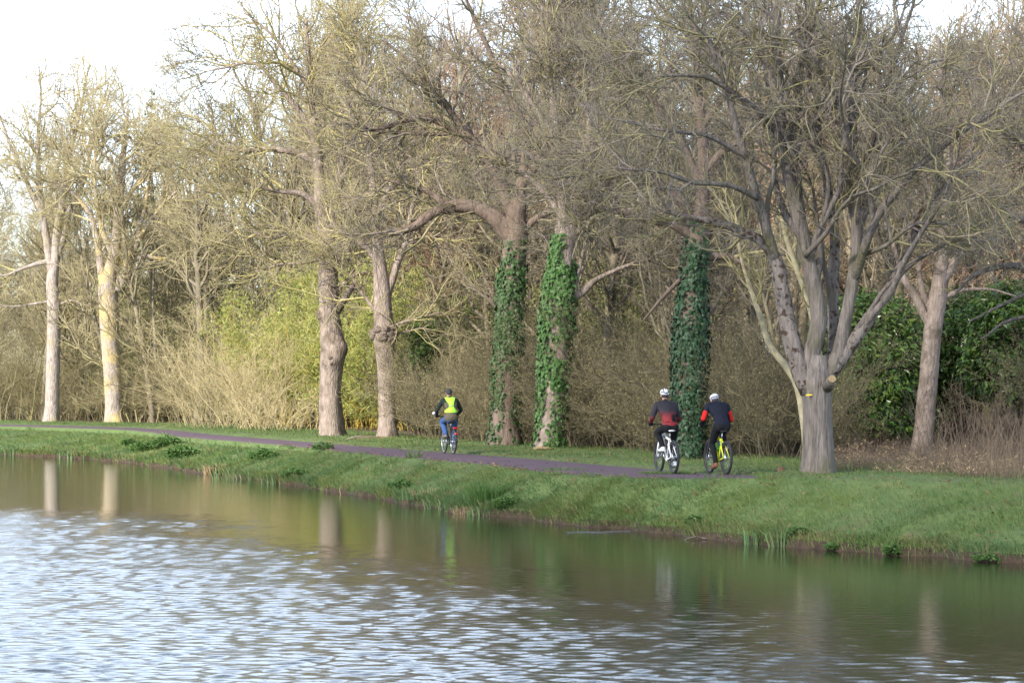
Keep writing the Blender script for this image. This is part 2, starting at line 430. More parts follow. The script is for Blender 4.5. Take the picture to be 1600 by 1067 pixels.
# ------------------------------------------------------------------ water
wm = bpy.data.materials.new('water'); wm.use_nodes = True
n, l = wm.node_tree.nodes, wm.node_tree.links
b = n['Principled BSDF']
b.inputs['Base Color'].default_value = (0.020, 0.022, 0.010, 1)
wat = n.new('ShaderNodeAttribute'); wat.attribute_name = 'tone'
wmr = n.new('ShaderNodeMapRange'); wmr.inputs[3].default_value = 0.02; wmr.inputs[4].default_value = 0.16
l.new(wat.outputs['Fac'], wmr.inputs[0]); l.new(wmr.outputs[0], b.inputs['Roughness'])
b.inputs['IOR'].default_value = 1.333
geo = n.new('ShaderNodeNewGeometry')
def wnoise(scale, detail, sx=1.0, sy=1.0, rough=0.55):
    m_ = n.new('ShaderNodeMapping'); m_.inputs['Scale'].default_value = (sx, sy, 1); m_.inputs['Rotation'].default_value = (0, 0, R(12))
    l.new(geo.outputs['Position'], m_.inputs['Vector'])
    t = n.new('ShaderNodeTexNoise'); t.inputs['Scale'].default_value = scale; t.inputs['Detail'].default_value = detail; t.inputs['Roughness'].default_value = rough
    l.new(m_.outputs[0], t.inputs['Vector']); return t.outputs['Fac']
bp = n.new('ShaderNodeBump'); bp.inputs['Strength'].default_value = 1.0; bp.inputs['Distance'].default_value = 0.0028
l.new(wnoise(9.0, 3, 0.8, 1.2), bp.inputs['Height'])
l.new(bp.outputs[0], b.inputs['Normal'])
# the breeze ruffles the open water; a strip along the far bank lies sheltered and calm
wr = np.random.default_rng(42)
NW = 44
lam = np.exp(wr.uniform(np.log(.125), np.log(.40), NW)); wk = 2 * np.pi / lam
wa = R(80) + wr.normal(0, R(38), NW); wph = wr.random(NW) * 6.283
WAVE_SLOPE = 0.138
def wind_at(x, y):
    p = np.stack([x * .6, y, x * 0], -1)
    q = -1.15 * x - 0.37 * y + 3.6 * snoise(p, 0.10) + 2.2 * snoise(p + 50, 0.28) + 1.6 * snoise(p + 90, .8)
    t = np.clip((q + 17.5) / 8.5, 0, 1)
    return .045 + .955 * t * t * (3 - 2 * t) + .16 * np.clip(snoise(p + 20, 0.16) - .25, 0, 1)
ys = [21.5]
while ys[-1] < 64: ys.append(ys[-1] + (.046 + .0011 * (ys[-1] - 21.5)))
ys = np.array(ys); nx = 240
tx = np.linspace(-1, 1, nx)
Y_, T_ = np.meshgrid(ys, tx, indexing='ij')
X_ = T_ * (0.195 * Y_ + 0.9)
amp = wind_at(X_, Y_)
edge = np.clip((1 - np.abs(T_)) / .03, 0, 1) * np.clip((Y_ - ys[0]) / .6, 0, 1) * np.clip((ys[-1] - Y_) / 8, 0, 1)
Z_ = np.zeros_like(X_)
for k in range(NW):
    Z_ += (WAVE_SLOPE * math.sqrt(2 / NW) / wk[k]) * np.sin(wk[k] * (X_ * math.cos(wa[k]) + Y_ * math.sin(wa[k])) + wph[k] + .8 * np.sin(X_ * .7 + k) + .6 * np.sin(Y_ * .5 + 2 * k))
Z_ *= amp * edge
gV = np.stack([X_, Y_, Z_], -1).reshape(-1, 3)
idx = np.arange(len(gV)).reshape(X_.shape)
gQ = np.stack([idx[:-1, :-1], idx[:-1, 1:], idx[1:, 1:], idx[1:, :-1]], -1).reshape(-1, 4)
g = Geo(); g.add(gV, gQ, None, (.05 + (np.clip(amp, 0, 1) - .05) * edge).ravel())
c4 = [(X_[0, 0], ys[0], 0), (X_[0, -1], ys[0], 0), (X_[-1, -1], ys[-1], 0), (X_[-1, 0], ys[-1], 0)]
g.add(c4 + [(-2500, -400, 0), (2500, -400, 0), (2500, 3000, 0), (-2500, 3000, 0)], [(4, 5, 1, 0), (5, 6, 2, 1), (6, 7, 3, 2), (7, 4, 0, 3)], None, .05)
tag(link('water', g.mesh('water'), mat=wm), 'dark green canal water, ruffled in the open and calm by the bank', kind='structure')

# ------------------------------------------------------------------ trees
def at_poly(P, idx, t):
    K = P.shape[1]
    f = np.clip(t, 0, 0.9999) * (K - 1)
    i = f.astype(int); a = (f - i)
    if P.ndim == 3: a = a[:, None]
    return P[idx, i] * (1 - a) + P[idx, i + 1] * a, i

def spawn(rng, parents, n, length, ang, K, rmax, rtip, t0=0.15, t1=1.0, wig=0.22, trop=(0, 0, 0.0), shrink=0.45, flat=0.0, keep=None):
    """children on the branches in parents (list of (P, R, weight)); returns (P, R)"""
    Ls = [np.linalg.norm(np.diff(P, axis=1), axis=2).sum(1) * w for P, _, w in parents]
    tot = sum(x.sum() for x in Ls)
    OP, OR = [], []
    for (P, Rr, w), Lp in zip(parents, Ls):
        m = int(round(n * Lp.sum() / tot))
        if m == 0: continue
        idx = rng.choice(len(P), m, p=Lp / Lp.sum())
        t = t0 + (t1 - t0) * rng.random(m) ** 0.85
        pos, i = at_poly(P, idx, t)
        r, _ = at_poly(Rr, idx, t)
        tan = nrm(P[idx, i + 1] - P[idx, i])
        rv = rng.normal(size=(m, 3)); rv[:, 2] *= (1 - flat)
        perp = nrm(rv - (rv * tan).sum(1, keepdims=True) * tan)
        a = rng.uniform(ang[0], ang[1], m)[:, None]
        d = nrm(tan * np.cos(a) + perp * np.sin(a))
        Lc = length * rng.uniform(0.55, 1.35, m) * (1 - shrink * t)
        st = (Lc / (K - 1))[:, None]
        pts = [pos]
        tv = np.array(trop)[None]
        for k in range(K - 1):
            pts.append(pts[-1] + d * st)
            d = nrm(d + rng.normal(size=(m, 3)) * wig + tv)
        C = np.stack(pts, 1)
        r0 = np.minimum(r * 0.72, rmax * rng.uniform(0.7, 1.15, m))
        rt = np.linspace(0, 1, K)[None]
        CR = r0[:, None] * (1 - rt) + np.minimum(rtip, r0)[:, None] * rt
        if keep is not None:
            kz = keep(C)
            C, CR = C[kz], CR[kz]
        OP.append(C); OR.append(CR)
    return np.concatenate(OP), np.concatenate(OR)

def trunk_geo(g, pts, K=100, sides=20, seed=0, flare=0.25, lump=0.05, burls=()):
    """thick lumpy tube through pts (x,y,z,r)"""
    C = smooth_poly(pts, K)
    V, Q, T = tubes(C[None, :, :3], C[None, :, 3], sides, caps=True)
    V = V.reshape(K, sides, 3)
    c = C[:, None, :3]; out = V - c
    z = C[:, 2] - C[0, 2]
    a = np.arange(sides) / sides * 2 * np.pi
    f = 1 + lump * 1.3 * snoise(V + seed * 7.7, 1.7) + lump * snoise(V + seed * 3.1, 5.0) + lump * 0.5 * snoise(V * np.array([1, 1, 0.3]) + seed, 14.0)
    f = f + flare * np.exp(-z / 0.35)[:, None] * (0.75 + 0.5 * np.cos(a * 5 + seed)[None, :])
    V2 = c + out * f[:, :, None]
    for bp_, br, amt in burls:
        dist = np.linalg.norm(V2 - np.array(bp_), axis=2)
        V2 = V2 + nrm(out) * (amt * np.exp(-(dist / br) ** 2) * (1 + 0.5 * snoise(V2, 9.0)))[:, :, None]
    g.add(V2.reshape(-1, 3), Q, T)
    return C

def px_poly(pts, D):
    """(px, py, r[, dd]) -> (x, y, z, r)"""
    out = []
    for p in pts:
        dd = p[3] if len(p) > 3 else 0.0
        q = P3(p[0], p[1], D + dd)
        out.append((*q, p[2]))
    return np.array(out)

def _sphere():
    bm = bmesh.new(); bmesh.ops.create_icosphere(bm, subdivisions=3, radius=1)
    V = np.array([v.co[:] for v in bm.verts]); T = np.array([[v.index for v in f.verts] for f in bm.faces]); bm.free()
    return V, T
M['bark_burr'] = mat('bark_burr', (0.09, 0.066, 0.05), (0.24, 0.185, 0.15), 14, 0.95, 0.04, bscale=40)
def big_tree(label, D, trunk, limbs, seed, bark, twig, n=(60, 500, 3600, 5200), lens=(3.2, 1.5, 0.8, 0.42), limb_mats=None, group=None, burls=(), rtw=(0.05, 0.022, 0.0105, 0.0075),
             trop=((0, 0, 0.05), (0, 0, 0.03), (0, 0, 0.0)), up=0.4, parts=None, lump=0.05, flare=0.25, sides=20, t0=0.2, low_z=1.9, rs=1.0, burrs=(), upright=0):
    rng = np.random.default_rng(seed)
    T = px_poly(trunk, D); T[:, 3] *= rs
    T[0, 2] = ground_z(T[0, 0], T[0, 1])[0] - 0.12
    base = T[0, :3].copy(); base[2] += 0.12
    root = tag(empty('tree', base), label, 'tree', group)
    g = Geo(); C = trunk_geo(g, T, seed=seed, burls=[(P3(b_[0], b_[1], D - b_[2]), b_[3], b_[4]) for b_ in burls], lump=lump, flare=flare, sides=sides)
    link('trunk', g.mesh('trunk', base), root, mat=bark)
    for (bx, by, br, nk, arc) in burrs:      # knobbly swellings, arc = half angle they wrap round the front
        zc = P3(bx, by, D)[2]
        i = int(np.argmin(np.abs(C[:, 2] - zc)))
        a0 = math.asin(np.clip((P3(bx, by, D)[0] - C[i, 0]) / C[i, 3], -1, 1))
        gb = Geo(); U = _sphere()
        for k in range(nk):
            a = a0 + rng.uniform(-arc, arc); r_ = br * rng.uniform(.35, .8)
            cc = C[i, :3] + np.array([math.sin(a), -math.cos(a), 0]) * C[i, 3] * 1.0 + np.array([0, 0, rng.normal(0, br * .55)])
            V_ = U[0] * r_ * np.array([1, 1, .9])
            V_ = V_ * (1 + .22 * snoise(V_ * 1.0 + k * 3.1 + bx, 22))[:, None] + cc
            gb.add(V_, None, U[1])
        link('burr', gb.mesh('burr', base), root, mat=M['bark_burr'])
    LP, LR = [], []
    for q, lm in enumerate(limbs):
        L = px_poly(lm, D)
        c = smooth_poly(L, 14)
        ln = np.linalg.norm(np.diff(c[:, :3], axis=0), axis=1).sum()
        wob = np.stack([snoise(c[:, :3] + 9 * q + k * 31 + seed, 1.1) for k in range(3)], -1) * 0.014 * ln
        wob += np.stack([snoise(c[:, :3] + 5 * q + k * 17 + seed, 2.4) for k in range(3)], -1) * 0.016 * min(ln, 7.0)
        wob *= np.linspace(0, 1, 14)[:, None] ** 0.6
        c[:, :3] += wob
        gl = Geo()
        ff = smooth_poly(c, 26)
        r_here = ff[0, 3]
        V, Q, TT = tubes(ff[None, :, :3], ff[None, :, 3], 10 if r_here > 0.1 else 7, caps=True)
        sd = 10 if r_here > 0.1 else 7
        Vr = V.reshape(26, sd, 3); cc = ff[:, None, :3]
        fz = 1 + 0.10 * snoise(Vr + seed + q, 2.6) + 0.05 * snoise(Vr + q, 8)
        gl.add((cc + (Vr - cc) * fz[:, :, None]).reshape(-1, 3), Q, TT)
        lmat = bark if not limb_mats or limb_mats.get(q) is None else limb_mats[q]
        link('limb', gl.mesh('limb', base), root, mat=lmat)
        LP.append(c[:, :3]); LR.append(c[:, 3])
    # the upper trunk bears branches as well
    k0 = int(len(C) * (1 - up))
    tp = smooth_poly(C[k0:], 14)
    LP.append(tp[:, :3]); LR.append(tp[:, 3])
    LP, LR = np.array(LP), np.array(LR)
    if upright:      # more slender upswept limbs out of the main ones
        E = spawn(rng, [(LP[:6], LR[:6], 1)], upright, 4.6, (.28, .6), 14, .085, .016, t0=.12, t1=.7, wig=.13, trop=(0, 0, .07), shrink=.35)
        for q in range(len(E[0])):
            gl = Geo(); c = smooth_poly(np.concatenate([E[0][q], E[1][q][:, None]], 1), 20)
            add_tubes(gl, c[:, :3], c[:, 3], 7)
            link('limb', gl.mesh('limb', base), root, mat=bark)
        LP, LR = np.concatenate([LP, E[0]]), np.concatenate([LR, E[1]])
    low = base[2] + low_z
    kp = lambda C_: C_[:, :, 2].min(1) > low
    A = spawn(rng, [(LP, LR, 1)], n[0], lens[0], (0.5, 1.15), 8, rtw[0], 0.012, t0=t0, wig=0.24, trop=trop[0], keep=kp)
    B = spawn(rng, [(*A, 1.0), (LP, LR, 0.5)], n[1], lens[1], (0.45, 1.1), 6, rtw[1], 0.008, t0=t0, wig=0.21, trop=trop[1], keep=kp)
    Cc = spawn(rng, [(*B, 1.0), (*A, 0.7), (LP, LR, 0.15)], n[2] * .86, lens[2], (0.4, 1.1), 4, rtw[2], rtw[3] * 0.7, t0=0.12, wig=0.19, trop=trop[2], keep=kp)
    Dd = spawn(rng, [(*Cc, 1.0), (*B, 0.35)], n[3] * .78, lens[3] * 1.05, (0.4, 1.0), 3, rtw[3], rtw[3] * 0.5, t0=0.12, wig=0.2, trop=trop[2], keep=kp)
    g = Geo()
    add_tubes(g, *A, 5, rng); add_tubes(g, *B, 4, rng); add_twigs(g, *Cc, rng); add_twigs(g, *Dd, rng)
    link('crown', g.mesh('crown', base), root, mat=twig)
    return root, C, base

def ivy(root, C, base, rng, z0, z1, n, m, size=0.11, cover=None, thick=0.10, dens=None):
    """leaves over a trunk centreline C (K,4); cover(zrel 0..1, angle) -> probability; angle 0 faces the camera, + to the right"""
    z = rng.uniform(z0, z1, n)
    i = np.clip(np.searchsorted(C[:, 2], z) - 1, 0, len(C) - 2)
    f = (z - C[i, 2]) / np.maximum(C[i + 1, 2] - C[i, 2], 1e-4)
    c = C[i] * (1 - f[:, None]) + C[i + 1] * f[:, None]
    a = rng.uniform(-np.pi, np.pi, n)
    p = cover((z - z0) / (z1 - z0), a)
    nrmv = np.stack([np.sin(a), -np.cos(a), np.zeros(n)], -1)
    lump_ = snoise(c[:, :3] + nrmv * 0.6, 1.9) * .7 + snoise(c[:, :3] + nrmv * 0.6 + 30, 5.0) * .5
    k = rng.random(n) < p * np.clip(0.66 + 0.95 * lump_, 0.04, 1)
    c, a, z, nrmv, lump_ = c[k], a[k], z[k], nrmv[k], lump_[k]
    pr = p[k]
    m_ = len(c)
    off = c[:, 3] * 1.02 + (0.02 + thick * rng.random(m_) ** 1.5) * (0.5 + 0.5 * pr) + 0.12 * np.clip(lump_, 0, 1.2) * pr
    ctr = c[:, :3] + nrmv * off[:, None]
    down = np.stack([rng.normal(0, 0.45, m_), rng.normal(0, 0.45, m_), -np.ones(m_)], -1)
    N = nrm(nrmv + rng.normal(0, 0.35, (m_, 3)) + np.array([0, 0, 0.25]))
    g = Geo(); leaves(g, rng, ctr, down, N, size * rng.uniform(0.4, 1.5, m_), 0.85, shape='ivy')
    o = link('ivy', g.mesh('ivy', base, smooth=False), root, mat=m)
    o['kind'] = 'stuff'
    return o

def leaves(g, rng, ctr, along, N, ln, aspect, shape='lance', fold=0.18):
    """one small folded leaf per centre"""
    n = len(ctr)
    along = nrm(along - (along * N).sum(1, keepdims=True) * N)
    side = np.cross(N, along)
    ln = np.broadcast_to(np.asarray(ln, float), (n,))[:, None]; w = ln * aspect * 0.5
    if shape == 'ivy':
        pts = [ctr - along * ln * 0.35, ctr - along * ln * 0.22 + side * w - N * ln * fold * 0.6, ctr + along * ln * 0.55 - N * ln * fold * 0.8, ctr - along * ln * 0.22 - side * w - N * ln * fold * 0.6]
    else:
        pts = [ctr - along * ln * 0.5, ctr - along * ln * 0.02 + side * w + N * ln * fold * 0.5, ctr + along * ln * 0.5 - N * ln * fold, ctr - along * ln * 0.02 - side * w + N * ln * fold * 0.5]
    V = np.stack(pts, 1)
    b_ = np.arange(n)[:, None] * 4
    T = np.concatenate([b_ + np.array([[0, 1, 2]]), b_ + np.array([[0, 2, 3]])])
    g.add(V.reshape(-1, 3), None, T, np.repeat(rng.random(n), 4))

AVENUE = 'bare trees lining the far side of the path'
big_tree('tall pale-barked tree beside the path, leftmost of the row', 151,
    [(80, 661, .43), (81, 640, .40), (83, 560, .38), (84, 480, .36), (82, 440, .34), (86, 405, .27), (90, 360, .23), (100, 300, .17), (112, 230, .13), (128, 160, .08), (140, 100, .04)],
    [[(82, 430, .24), (74, 380, .22), (66, 330, .19), (60, 270, .15), (62, 210, .10), (64, 150, .07), (60, 100, .04)],
     [(78, 408, .16), (58, 412, .13), (34, 420, .10), (5, 430, .06), (-30, 425, .03)],
     [(84, 415, .2), (100, 370, .18), (112, 320, .15), (135, 270, .12), (150, 200, .08), (170, 130, .04)],
     [(66, 335, .14), (45, 290, .11), (20, 240, .09), (-5, 170, .05)],
     [(100, 300, .12), (130, 240, .09), (160, 200, .06), (195, 180, .03)],
     [(84, 480, .08), (110, 470, .06), (140, 478, .04), (165, 470, .02)], [(83, 470, .08), (50, 475, .06), (10, 478, .04), (-20, 470, .02)]],
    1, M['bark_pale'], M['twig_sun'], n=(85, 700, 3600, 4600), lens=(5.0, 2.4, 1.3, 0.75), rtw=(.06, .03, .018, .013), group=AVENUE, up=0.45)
big_tree('pale forked tree patched with yellow lichen, second from the left', 147.5,
    [(179, 658, .56), (178, 640, .50), (175, 580, .48), (172, 530, .50), (170, 480, .52), (168, 450, .50), (170, 430, .42), (178, 400, .30), (185, 340, .27), (190, 270, .20), (196, 210, .12), (200, 170, .06)],
    [[(162, 450, .26), (157, 410, .22), (150, 370, .15), (138, 330, .12), (110, 300, .08), (70, 280, .04)],
     [(184, 455, .32), (194, 430, .28), (203, 405, .24), (214, 380, .18), (230, 350, .12), (255, 320, .08), (285, 290, .04)],
     [(203, 408, .16), (222, 402, .13), (245, 404, .11), (268, 408, .08), (300, 425, .05)],
     [(176, 400, .18), (160, 360, .15), (150, 310, .12), (150, 250, .08), (160, 200, .04)],
     [(186, 330, .16), (205, 300, .13), (225, 270, .10), (240, 220, .06)],
     [(188, 300, .12), (165, 280, .1), (130, 275, .07), (95, 290, .04)],
     [(210, 390, .12), (225, 330, .11), (232, 280, .09), (238, 230, .05)]],
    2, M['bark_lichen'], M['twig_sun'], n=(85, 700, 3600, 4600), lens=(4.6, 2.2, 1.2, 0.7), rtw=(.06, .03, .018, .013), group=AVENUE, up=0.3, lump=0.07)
big_tree('stout knobbly trunk with burrs and a short side limb, third from the left', 104.5,
    [(520, 684, .50), (519, 670, .47), (517, 640, .43), (517, 590, .43), (520, 555, .46), (519, 530, .45), (515, 490, .41), (513, 440, .38), (512, 400, .36), (509, 365, .33), (503, 320, .27), (496, 250, .21), (488, 180, .15), (482, 100, .10), (478, 30, .05)],
    [[(524, 488, .18), (533, 475, .16), (541, 463, .13), (549, 450, .11), (553, 444, .09)],
     [(522, 470, .10), (534, 447, .09), (548, 436, .08), (556, 430, .06), (580, 425, .03)],
     [(510, 370, .20), (524, 310, .18), (536, 240, .15), (545, 160, .10), (555, 70, .06), (560, 0, .03)],
     [(508, 385, .14), (485, 372, .12), (455, 368, .10), (420, 370, .08), (385, 355, .06), (350, 335, .03)],
     [(500, 255, .16), (465, 240, .13), (425, 232, .11), (380, 236, .08), (340, 228, .05), (315, 215, .03)],
     [(494, 220, .14), (465, 170, .11), (430, 130, .08), (395, 100, .06), (350, 110, .04), (300, 120, .02)],
     [(505, 330, .14), (475, 305, .12), (440, 300, .09), (400, 290, .06), (350, 260, .03)],
     [(508, 350, .13), (545, 320, .11), (580, 300, .09), (620, 290, .05)],
     [(490, 150, .10), (450, 90, .07), (420, 50, .05), (380, 20, .03)],
     [(511, 400, .09), (480, 410, .07), (450, 412, .05), (400, 425, .03)]],
    3, M['bark_mid'], M['twig_olive'], n=(105, 950, 5600, 7400), lens=(4.4, 2.1, 1.05, 0.6), rtw=(.055, .026, .0145, .0105), group=AVENUE, up=0.45, lump=0.075,
    burls=((512, 568, .4, .22, .14), (500, 490, .3, .2, .16), (534, 548, .2, .35, .16)), burrs=((512, 569, .16, 9, .35), (500, 492, .15, 7, .3)))
big_tree('straight trunk with a dark swollen burr ring at mid-height, right of the burred stout trunk', 101.7,
    [(605, 686, .38), (605, 670, .345), (604, 620, .325), (603, 570, .33), (601, 540, .37), (601, 522, .42), (600, 508, .37), (598, 480, .33), (597, 450, .33), (594, 420, .27), (589, 370, .20), (583, 300, .15), (574, 210, .11), (566, 120, .07), (560, 50, .04)],
    [[(602, 470, .17), (612, 440, .145), (622, 414, .13), (632, 392, .11), (640, 350, .09), (655, 280, .07), (662, 200, .04)],
     [(630, 396, .09), (650, 375, .07), (675, 370, .05), (705, 372, .03)],
     [(592, 410, .14), (570, 385, .12), (545, 370, .09), (515, 350, .05)],
     [(606, 515, .07), (625, 505, .055), (650, 498, .04), (690, 488, .02)],
     [(586, 340, .12), (610, 290, .10), (630, 240, .07), (640, 180, .04)],
     [(600, 530, .05), (622, 522, .04), (640, 516, .025)], [(596, 500, .09), (575, 470, .08), (556, 445, .06), (548, 430, .03)]],
    4, M['bark_mid'], M['twig_olive'], n=(85, 760, 4600, 6000), lens=(3.6, 1.8, 0.95, 0.55), rtw=(.05, .024, .014, .010), group=AVENUE, up=0.45,
    burls=((597, 522, .3, .2, .12), (609, 522, .3, .2, .1)), burrs=((600, 522, .20, 34, 1.7),))
t5, C5, b5 = big_tree('dark leaning trunk half wrapped in ivy, bare bark showing low down', 86.5,
    [(788, 699, .55), (788, 680, .50), (790, 640, .43), (792, 580, .43), (796, 500, .43), (800, 440, .42), (804, 400, .42), (806, 370, .43), (806, 340, .36), (814, 290, .20), (824, 220, .145), (832, 120, .10), (836, 20, .07), (838, -80, .04)],
    [[(802, 372, .32), (775, 342, .28), (745, 326, .25), (712, 322, .23), (682, 330, .20), (658, 346, .16), (640, 357, .13), (618, 362, .08), (590, 368, .04)],
     [(804, 345, .22), (780, 280, .18), (748, 230, .15), (715, 190, .12), (680, 140, .09), (640, 95, .06), (600, 60, .03)],
     [(748, 228, .14), (715, 205, .13), (680, 188, .12), (640, 190, .10), (600, 200, .07), (565, 208, .04)],
     [(715, 208, .08), (670, 210, .07), (620, 208, .05), (560, 200, .03)],
     [(815, 290, .16), (850, 240, .13), (880, 190, .10), (905, 120, .06)],
     [(826, 200, .14), (790, 140, .11), (760, 70, .08), (730, 0, .05)],
     [(808, 370, .14), (840, 340, .11), (875, 325, .08), (920, 310, .04)],
     [(832, 130, .1), (870, 70, .08), (900, 10, .05)],
     [(700, 324, .12), (670, 300, .09), (640, 290, .07), (600, 280, .04)]],
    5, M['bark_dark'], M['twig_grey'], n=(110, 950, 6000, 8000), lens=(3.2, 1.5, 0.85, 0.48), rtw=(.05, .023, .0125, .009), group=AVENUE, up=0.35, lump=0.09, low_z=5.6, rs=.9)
t6, C6, b6 = big_tree('ivy-covered trunk with bright green leaves and a grey side limb', 81,
    [(860, 705, .50), (860, 690, .46), (863, 640, .41), (866, 590, .42), (868, 540, .45), (871, 490, .46), (876, 450, .42), (880, 410, .36), (882, 375, .33), (881, 320, .21), (874, 240, .15), (864, 160, .11), (854, 60, .07), (846, -40, .04)],
    [[(884, 475, .17), (897, 464, .14), (909, 458, .12), (922, 446, .10), (950, 430, .07), (985, 415, .05), (1030, 405, .03)],
     [(897, 462, .09), (901, 440, .075), (906, 415, .06), (915, 380, .03)],
     [(886, 390, .20), (896, 330, .17), (910, 250, .14), (926, 160, .10), (938, 60, .07), (946, -20, .04)],
     [(880, 340, .14), (850, 300, .11), (815, 270, .08), (770, 260, .04)],
     [(905, 270, .12), (945, 220, .09), (980, 180, .06), (1020, 150, .03)],
     [(872, 220, .12), (835, 170, .09), (800, 120, .06), (770, 90, .03)],
     [(890, 370, .12), (935, 340, .1), (985, 330, .07), (1030, 335, .04)]],
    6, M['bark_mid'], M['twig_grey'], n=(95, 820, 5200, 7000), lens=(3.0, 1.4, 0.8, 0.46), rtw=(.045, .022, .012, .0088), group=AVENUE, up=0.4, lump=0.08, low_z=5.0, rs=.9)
t7, C7, b7 = big_tree('trunk wholly wrapped in dark ivy behind the two right riders', 70,
    [(1075, 720, .42), (1075, 700, .38), (1076, 640, .36), (1078, 590, .37), (1080, 520, .36), (1084, 450, .31), (1088, 400, .31), (1092, 365, .31), (1097, 320, .21), (1099, 250, .16), (1094, 170, .12), (1084, 70, .08), (1074, -50, .05)],
    [[(1092, 382, .15), (1070, 360, .13), (1045, 348, .11), (1010, 342, .09), (960, 330, .06), (900, 335, .03)],
     [(1096, 404, .13), (1120, 400, .11), (1145, 403, .09), (1165, 415, .06), (1190, 440, .03)],
     [(1092, 360, .17), (1062, 310, .14), (1020, 280, .11), (970, 262, .08), (920, 250, .05), (860, 235, .03)],
     [(1097, 300, .14), (1068, 230, .11), (1030, 170, .08), (985, 120, .05), (940, 80, .03)],
     [(1095, 200, .11), (1130, 150, .09), (1160, 90, .06), (1180, 20, .03)],
     [(1090, 420, .08), (1060, 440, .06), (1030, 470, .045), (1005, 500, .03)],
     [(1098, 270, .12), (1140, 230, .1), (1180, 210, .07), (1220, 200, .04)]],
    7, M['bark_dark'], M['twig_grey'], n=(95, 850, 5600, 7600), lens=(2.8, 1.3, 0.75, 0.42), rtw=(.042, .02, .011, .008), group=AVENUE, up=0.4, lump=0.06, low_z=4.6, rs=.92)
t8, C8, b8 = big_tree('largest tree, grey trunk dividing low into many upright limbs', 58,
    [(1278, 744, .37), (1278, 725, .345), (1278, 690, .32), (1277, 650, .31), (1276, 622, .315), (1275, 600, .33), (1276, 580, .30), (1277, 555, .22)],
    [[(1266, 612, .24), (1254, 585, .215), (1243, 555, .20), (1233, 520, .185), (1226, 480, .175), (1219, 440, .165), (1210, 405, .14), (1195, 385, .12), (1172, 368, .10), (1140, 352, .085), (1105, 348, .07), (1060, 335, .05), (1000, 310, .03)],
     [(1272, 605, .22), (1268, 575, .20), (1270, 545, .19), (1279, 515, .185), (1279, 485, .18), (1270, 450, .17), (1258, 400, .16), (1246, 345, .15), (1235, 280, .14), (1226, 210, .125), (1220, 130, .105), (1214, 50, .085), (1208, -60, .05)],
     [(1285, 598, .20), (1298, 575, .18), (1312, 545, .165), (1322, 500, .14), (1330, 450, .13), (1336, 390, .12), (1338, 320, .11), (1336, 250, .10), (1334, 180, .095), (1338, 100, .08), (1344, 20, .065), (1348, -60, .04)],
     [(1290, 595, .18, .3), (1304, 560, .16, .5), (1302, 500, .135, .7), (1300, 440, .12, .9), (1304, 380, .11, 1.1), (1298, 310, .10, 1.2), (1285, 230, .085, 1.4), (1275, 150, .07, 1.5), (1262, 60, .05, 1.6), (1255, -20, .03, 1.6)],
     [(1296, 585, .17), (1325, 545, .155), (1352, 505, .135), (1375, 470, .12), (1398, 430, .105), (1416, 385, .09), (1432, 340, .08), (1462, 300, .06), (1500, 262, .045), (1545, 230, .03)],
     [(1333, 440, .11), (1350, 395, .10, -.4), (1372, 345, .09, -.8), (1402, 300, .08, -1.1), (1440, 262, .07, -1.4), (1485, 225, .06, -1.6), (1540, 185, .045, -1.8), (1610, 140, .03, -2)],
     [(1213, 412, .12), (1198, 360, .11, -.3), (1180, 300, .10, -.6), (1164, 240, .085, -.9), (1145, 170, .07, -1.1), (1120, 100, .055, -1.3), (1092, 30, .035, -1.5)],
     [(1247, 350, .11), (1236, 290, .10, .4), (1240, 200, .09, .7), (1252, 100, .075, .9), (1262, 0, .05, 1.0)],
     [(1336, 270, .09), (1318, 190, .08, -.3), (1296, 140, .07, -.6), (1270, 95, .055, -.8), (1240, 55, .04, -1)],
     [(1338, 300, .08), (1362, 220, .07), (1382, 140, .06), (1410, 60, .045), (1430, 0, .03)],
     [(1184, 310, .07, -.6), (1140, 290, .06, -1.2), (1085, 285, .05, -1.7), (1020, 270, .035, -2.2), (960, 262, .02, -2.5)],
     [(1228, 230, .07), (1185, 175, .06, -.8), (1130, 135, .05, -1.4), (1060, 115, .035, -2), (990, 120, .02, -2.4)],
     [(1258, 400, .065, -.2), (1292, 362, .05, -.8), (1322, 318, .042, -1.4), (1372, 292, .034, -1.9), (1440, 262, .02, -2.2)],
     [(1165, 245, .06, -.9), (1110, 215, .05, -1.4), (1040, 205, .035, -2), (980, 190, .02, -2.2)],
     [(1345, 400, .055), (1384, 384, .045, -.8), (1430, 350, .036, -1.2), (1500, 352, .02, -1.6)],
     [(1222, 140, .06), (1180, 70, .05, .5), (1130, 20, .04, .9), (1080, -20, .025, 1.1)]],
    8, M['bark_grey'], M['twig_grey'], n=(170, 1350, 8200, 11000), lens=(2.8, 1.25, 0.62, 0.36), rtw=(.042, .018, .0085, .0062), group=AVENUE, up=0.05, lump=0.035, flare=0.16, sides=22,
    limb_mats={0: M['bark_scaly'], 4: M['bark_scaly'], 3: M['bark_scaly']}, trop=((0, 0, 0.05), (0, 0, 0.02), (0, 0, -0.01)), t0=0.3, low_z=4.3, upright=20)
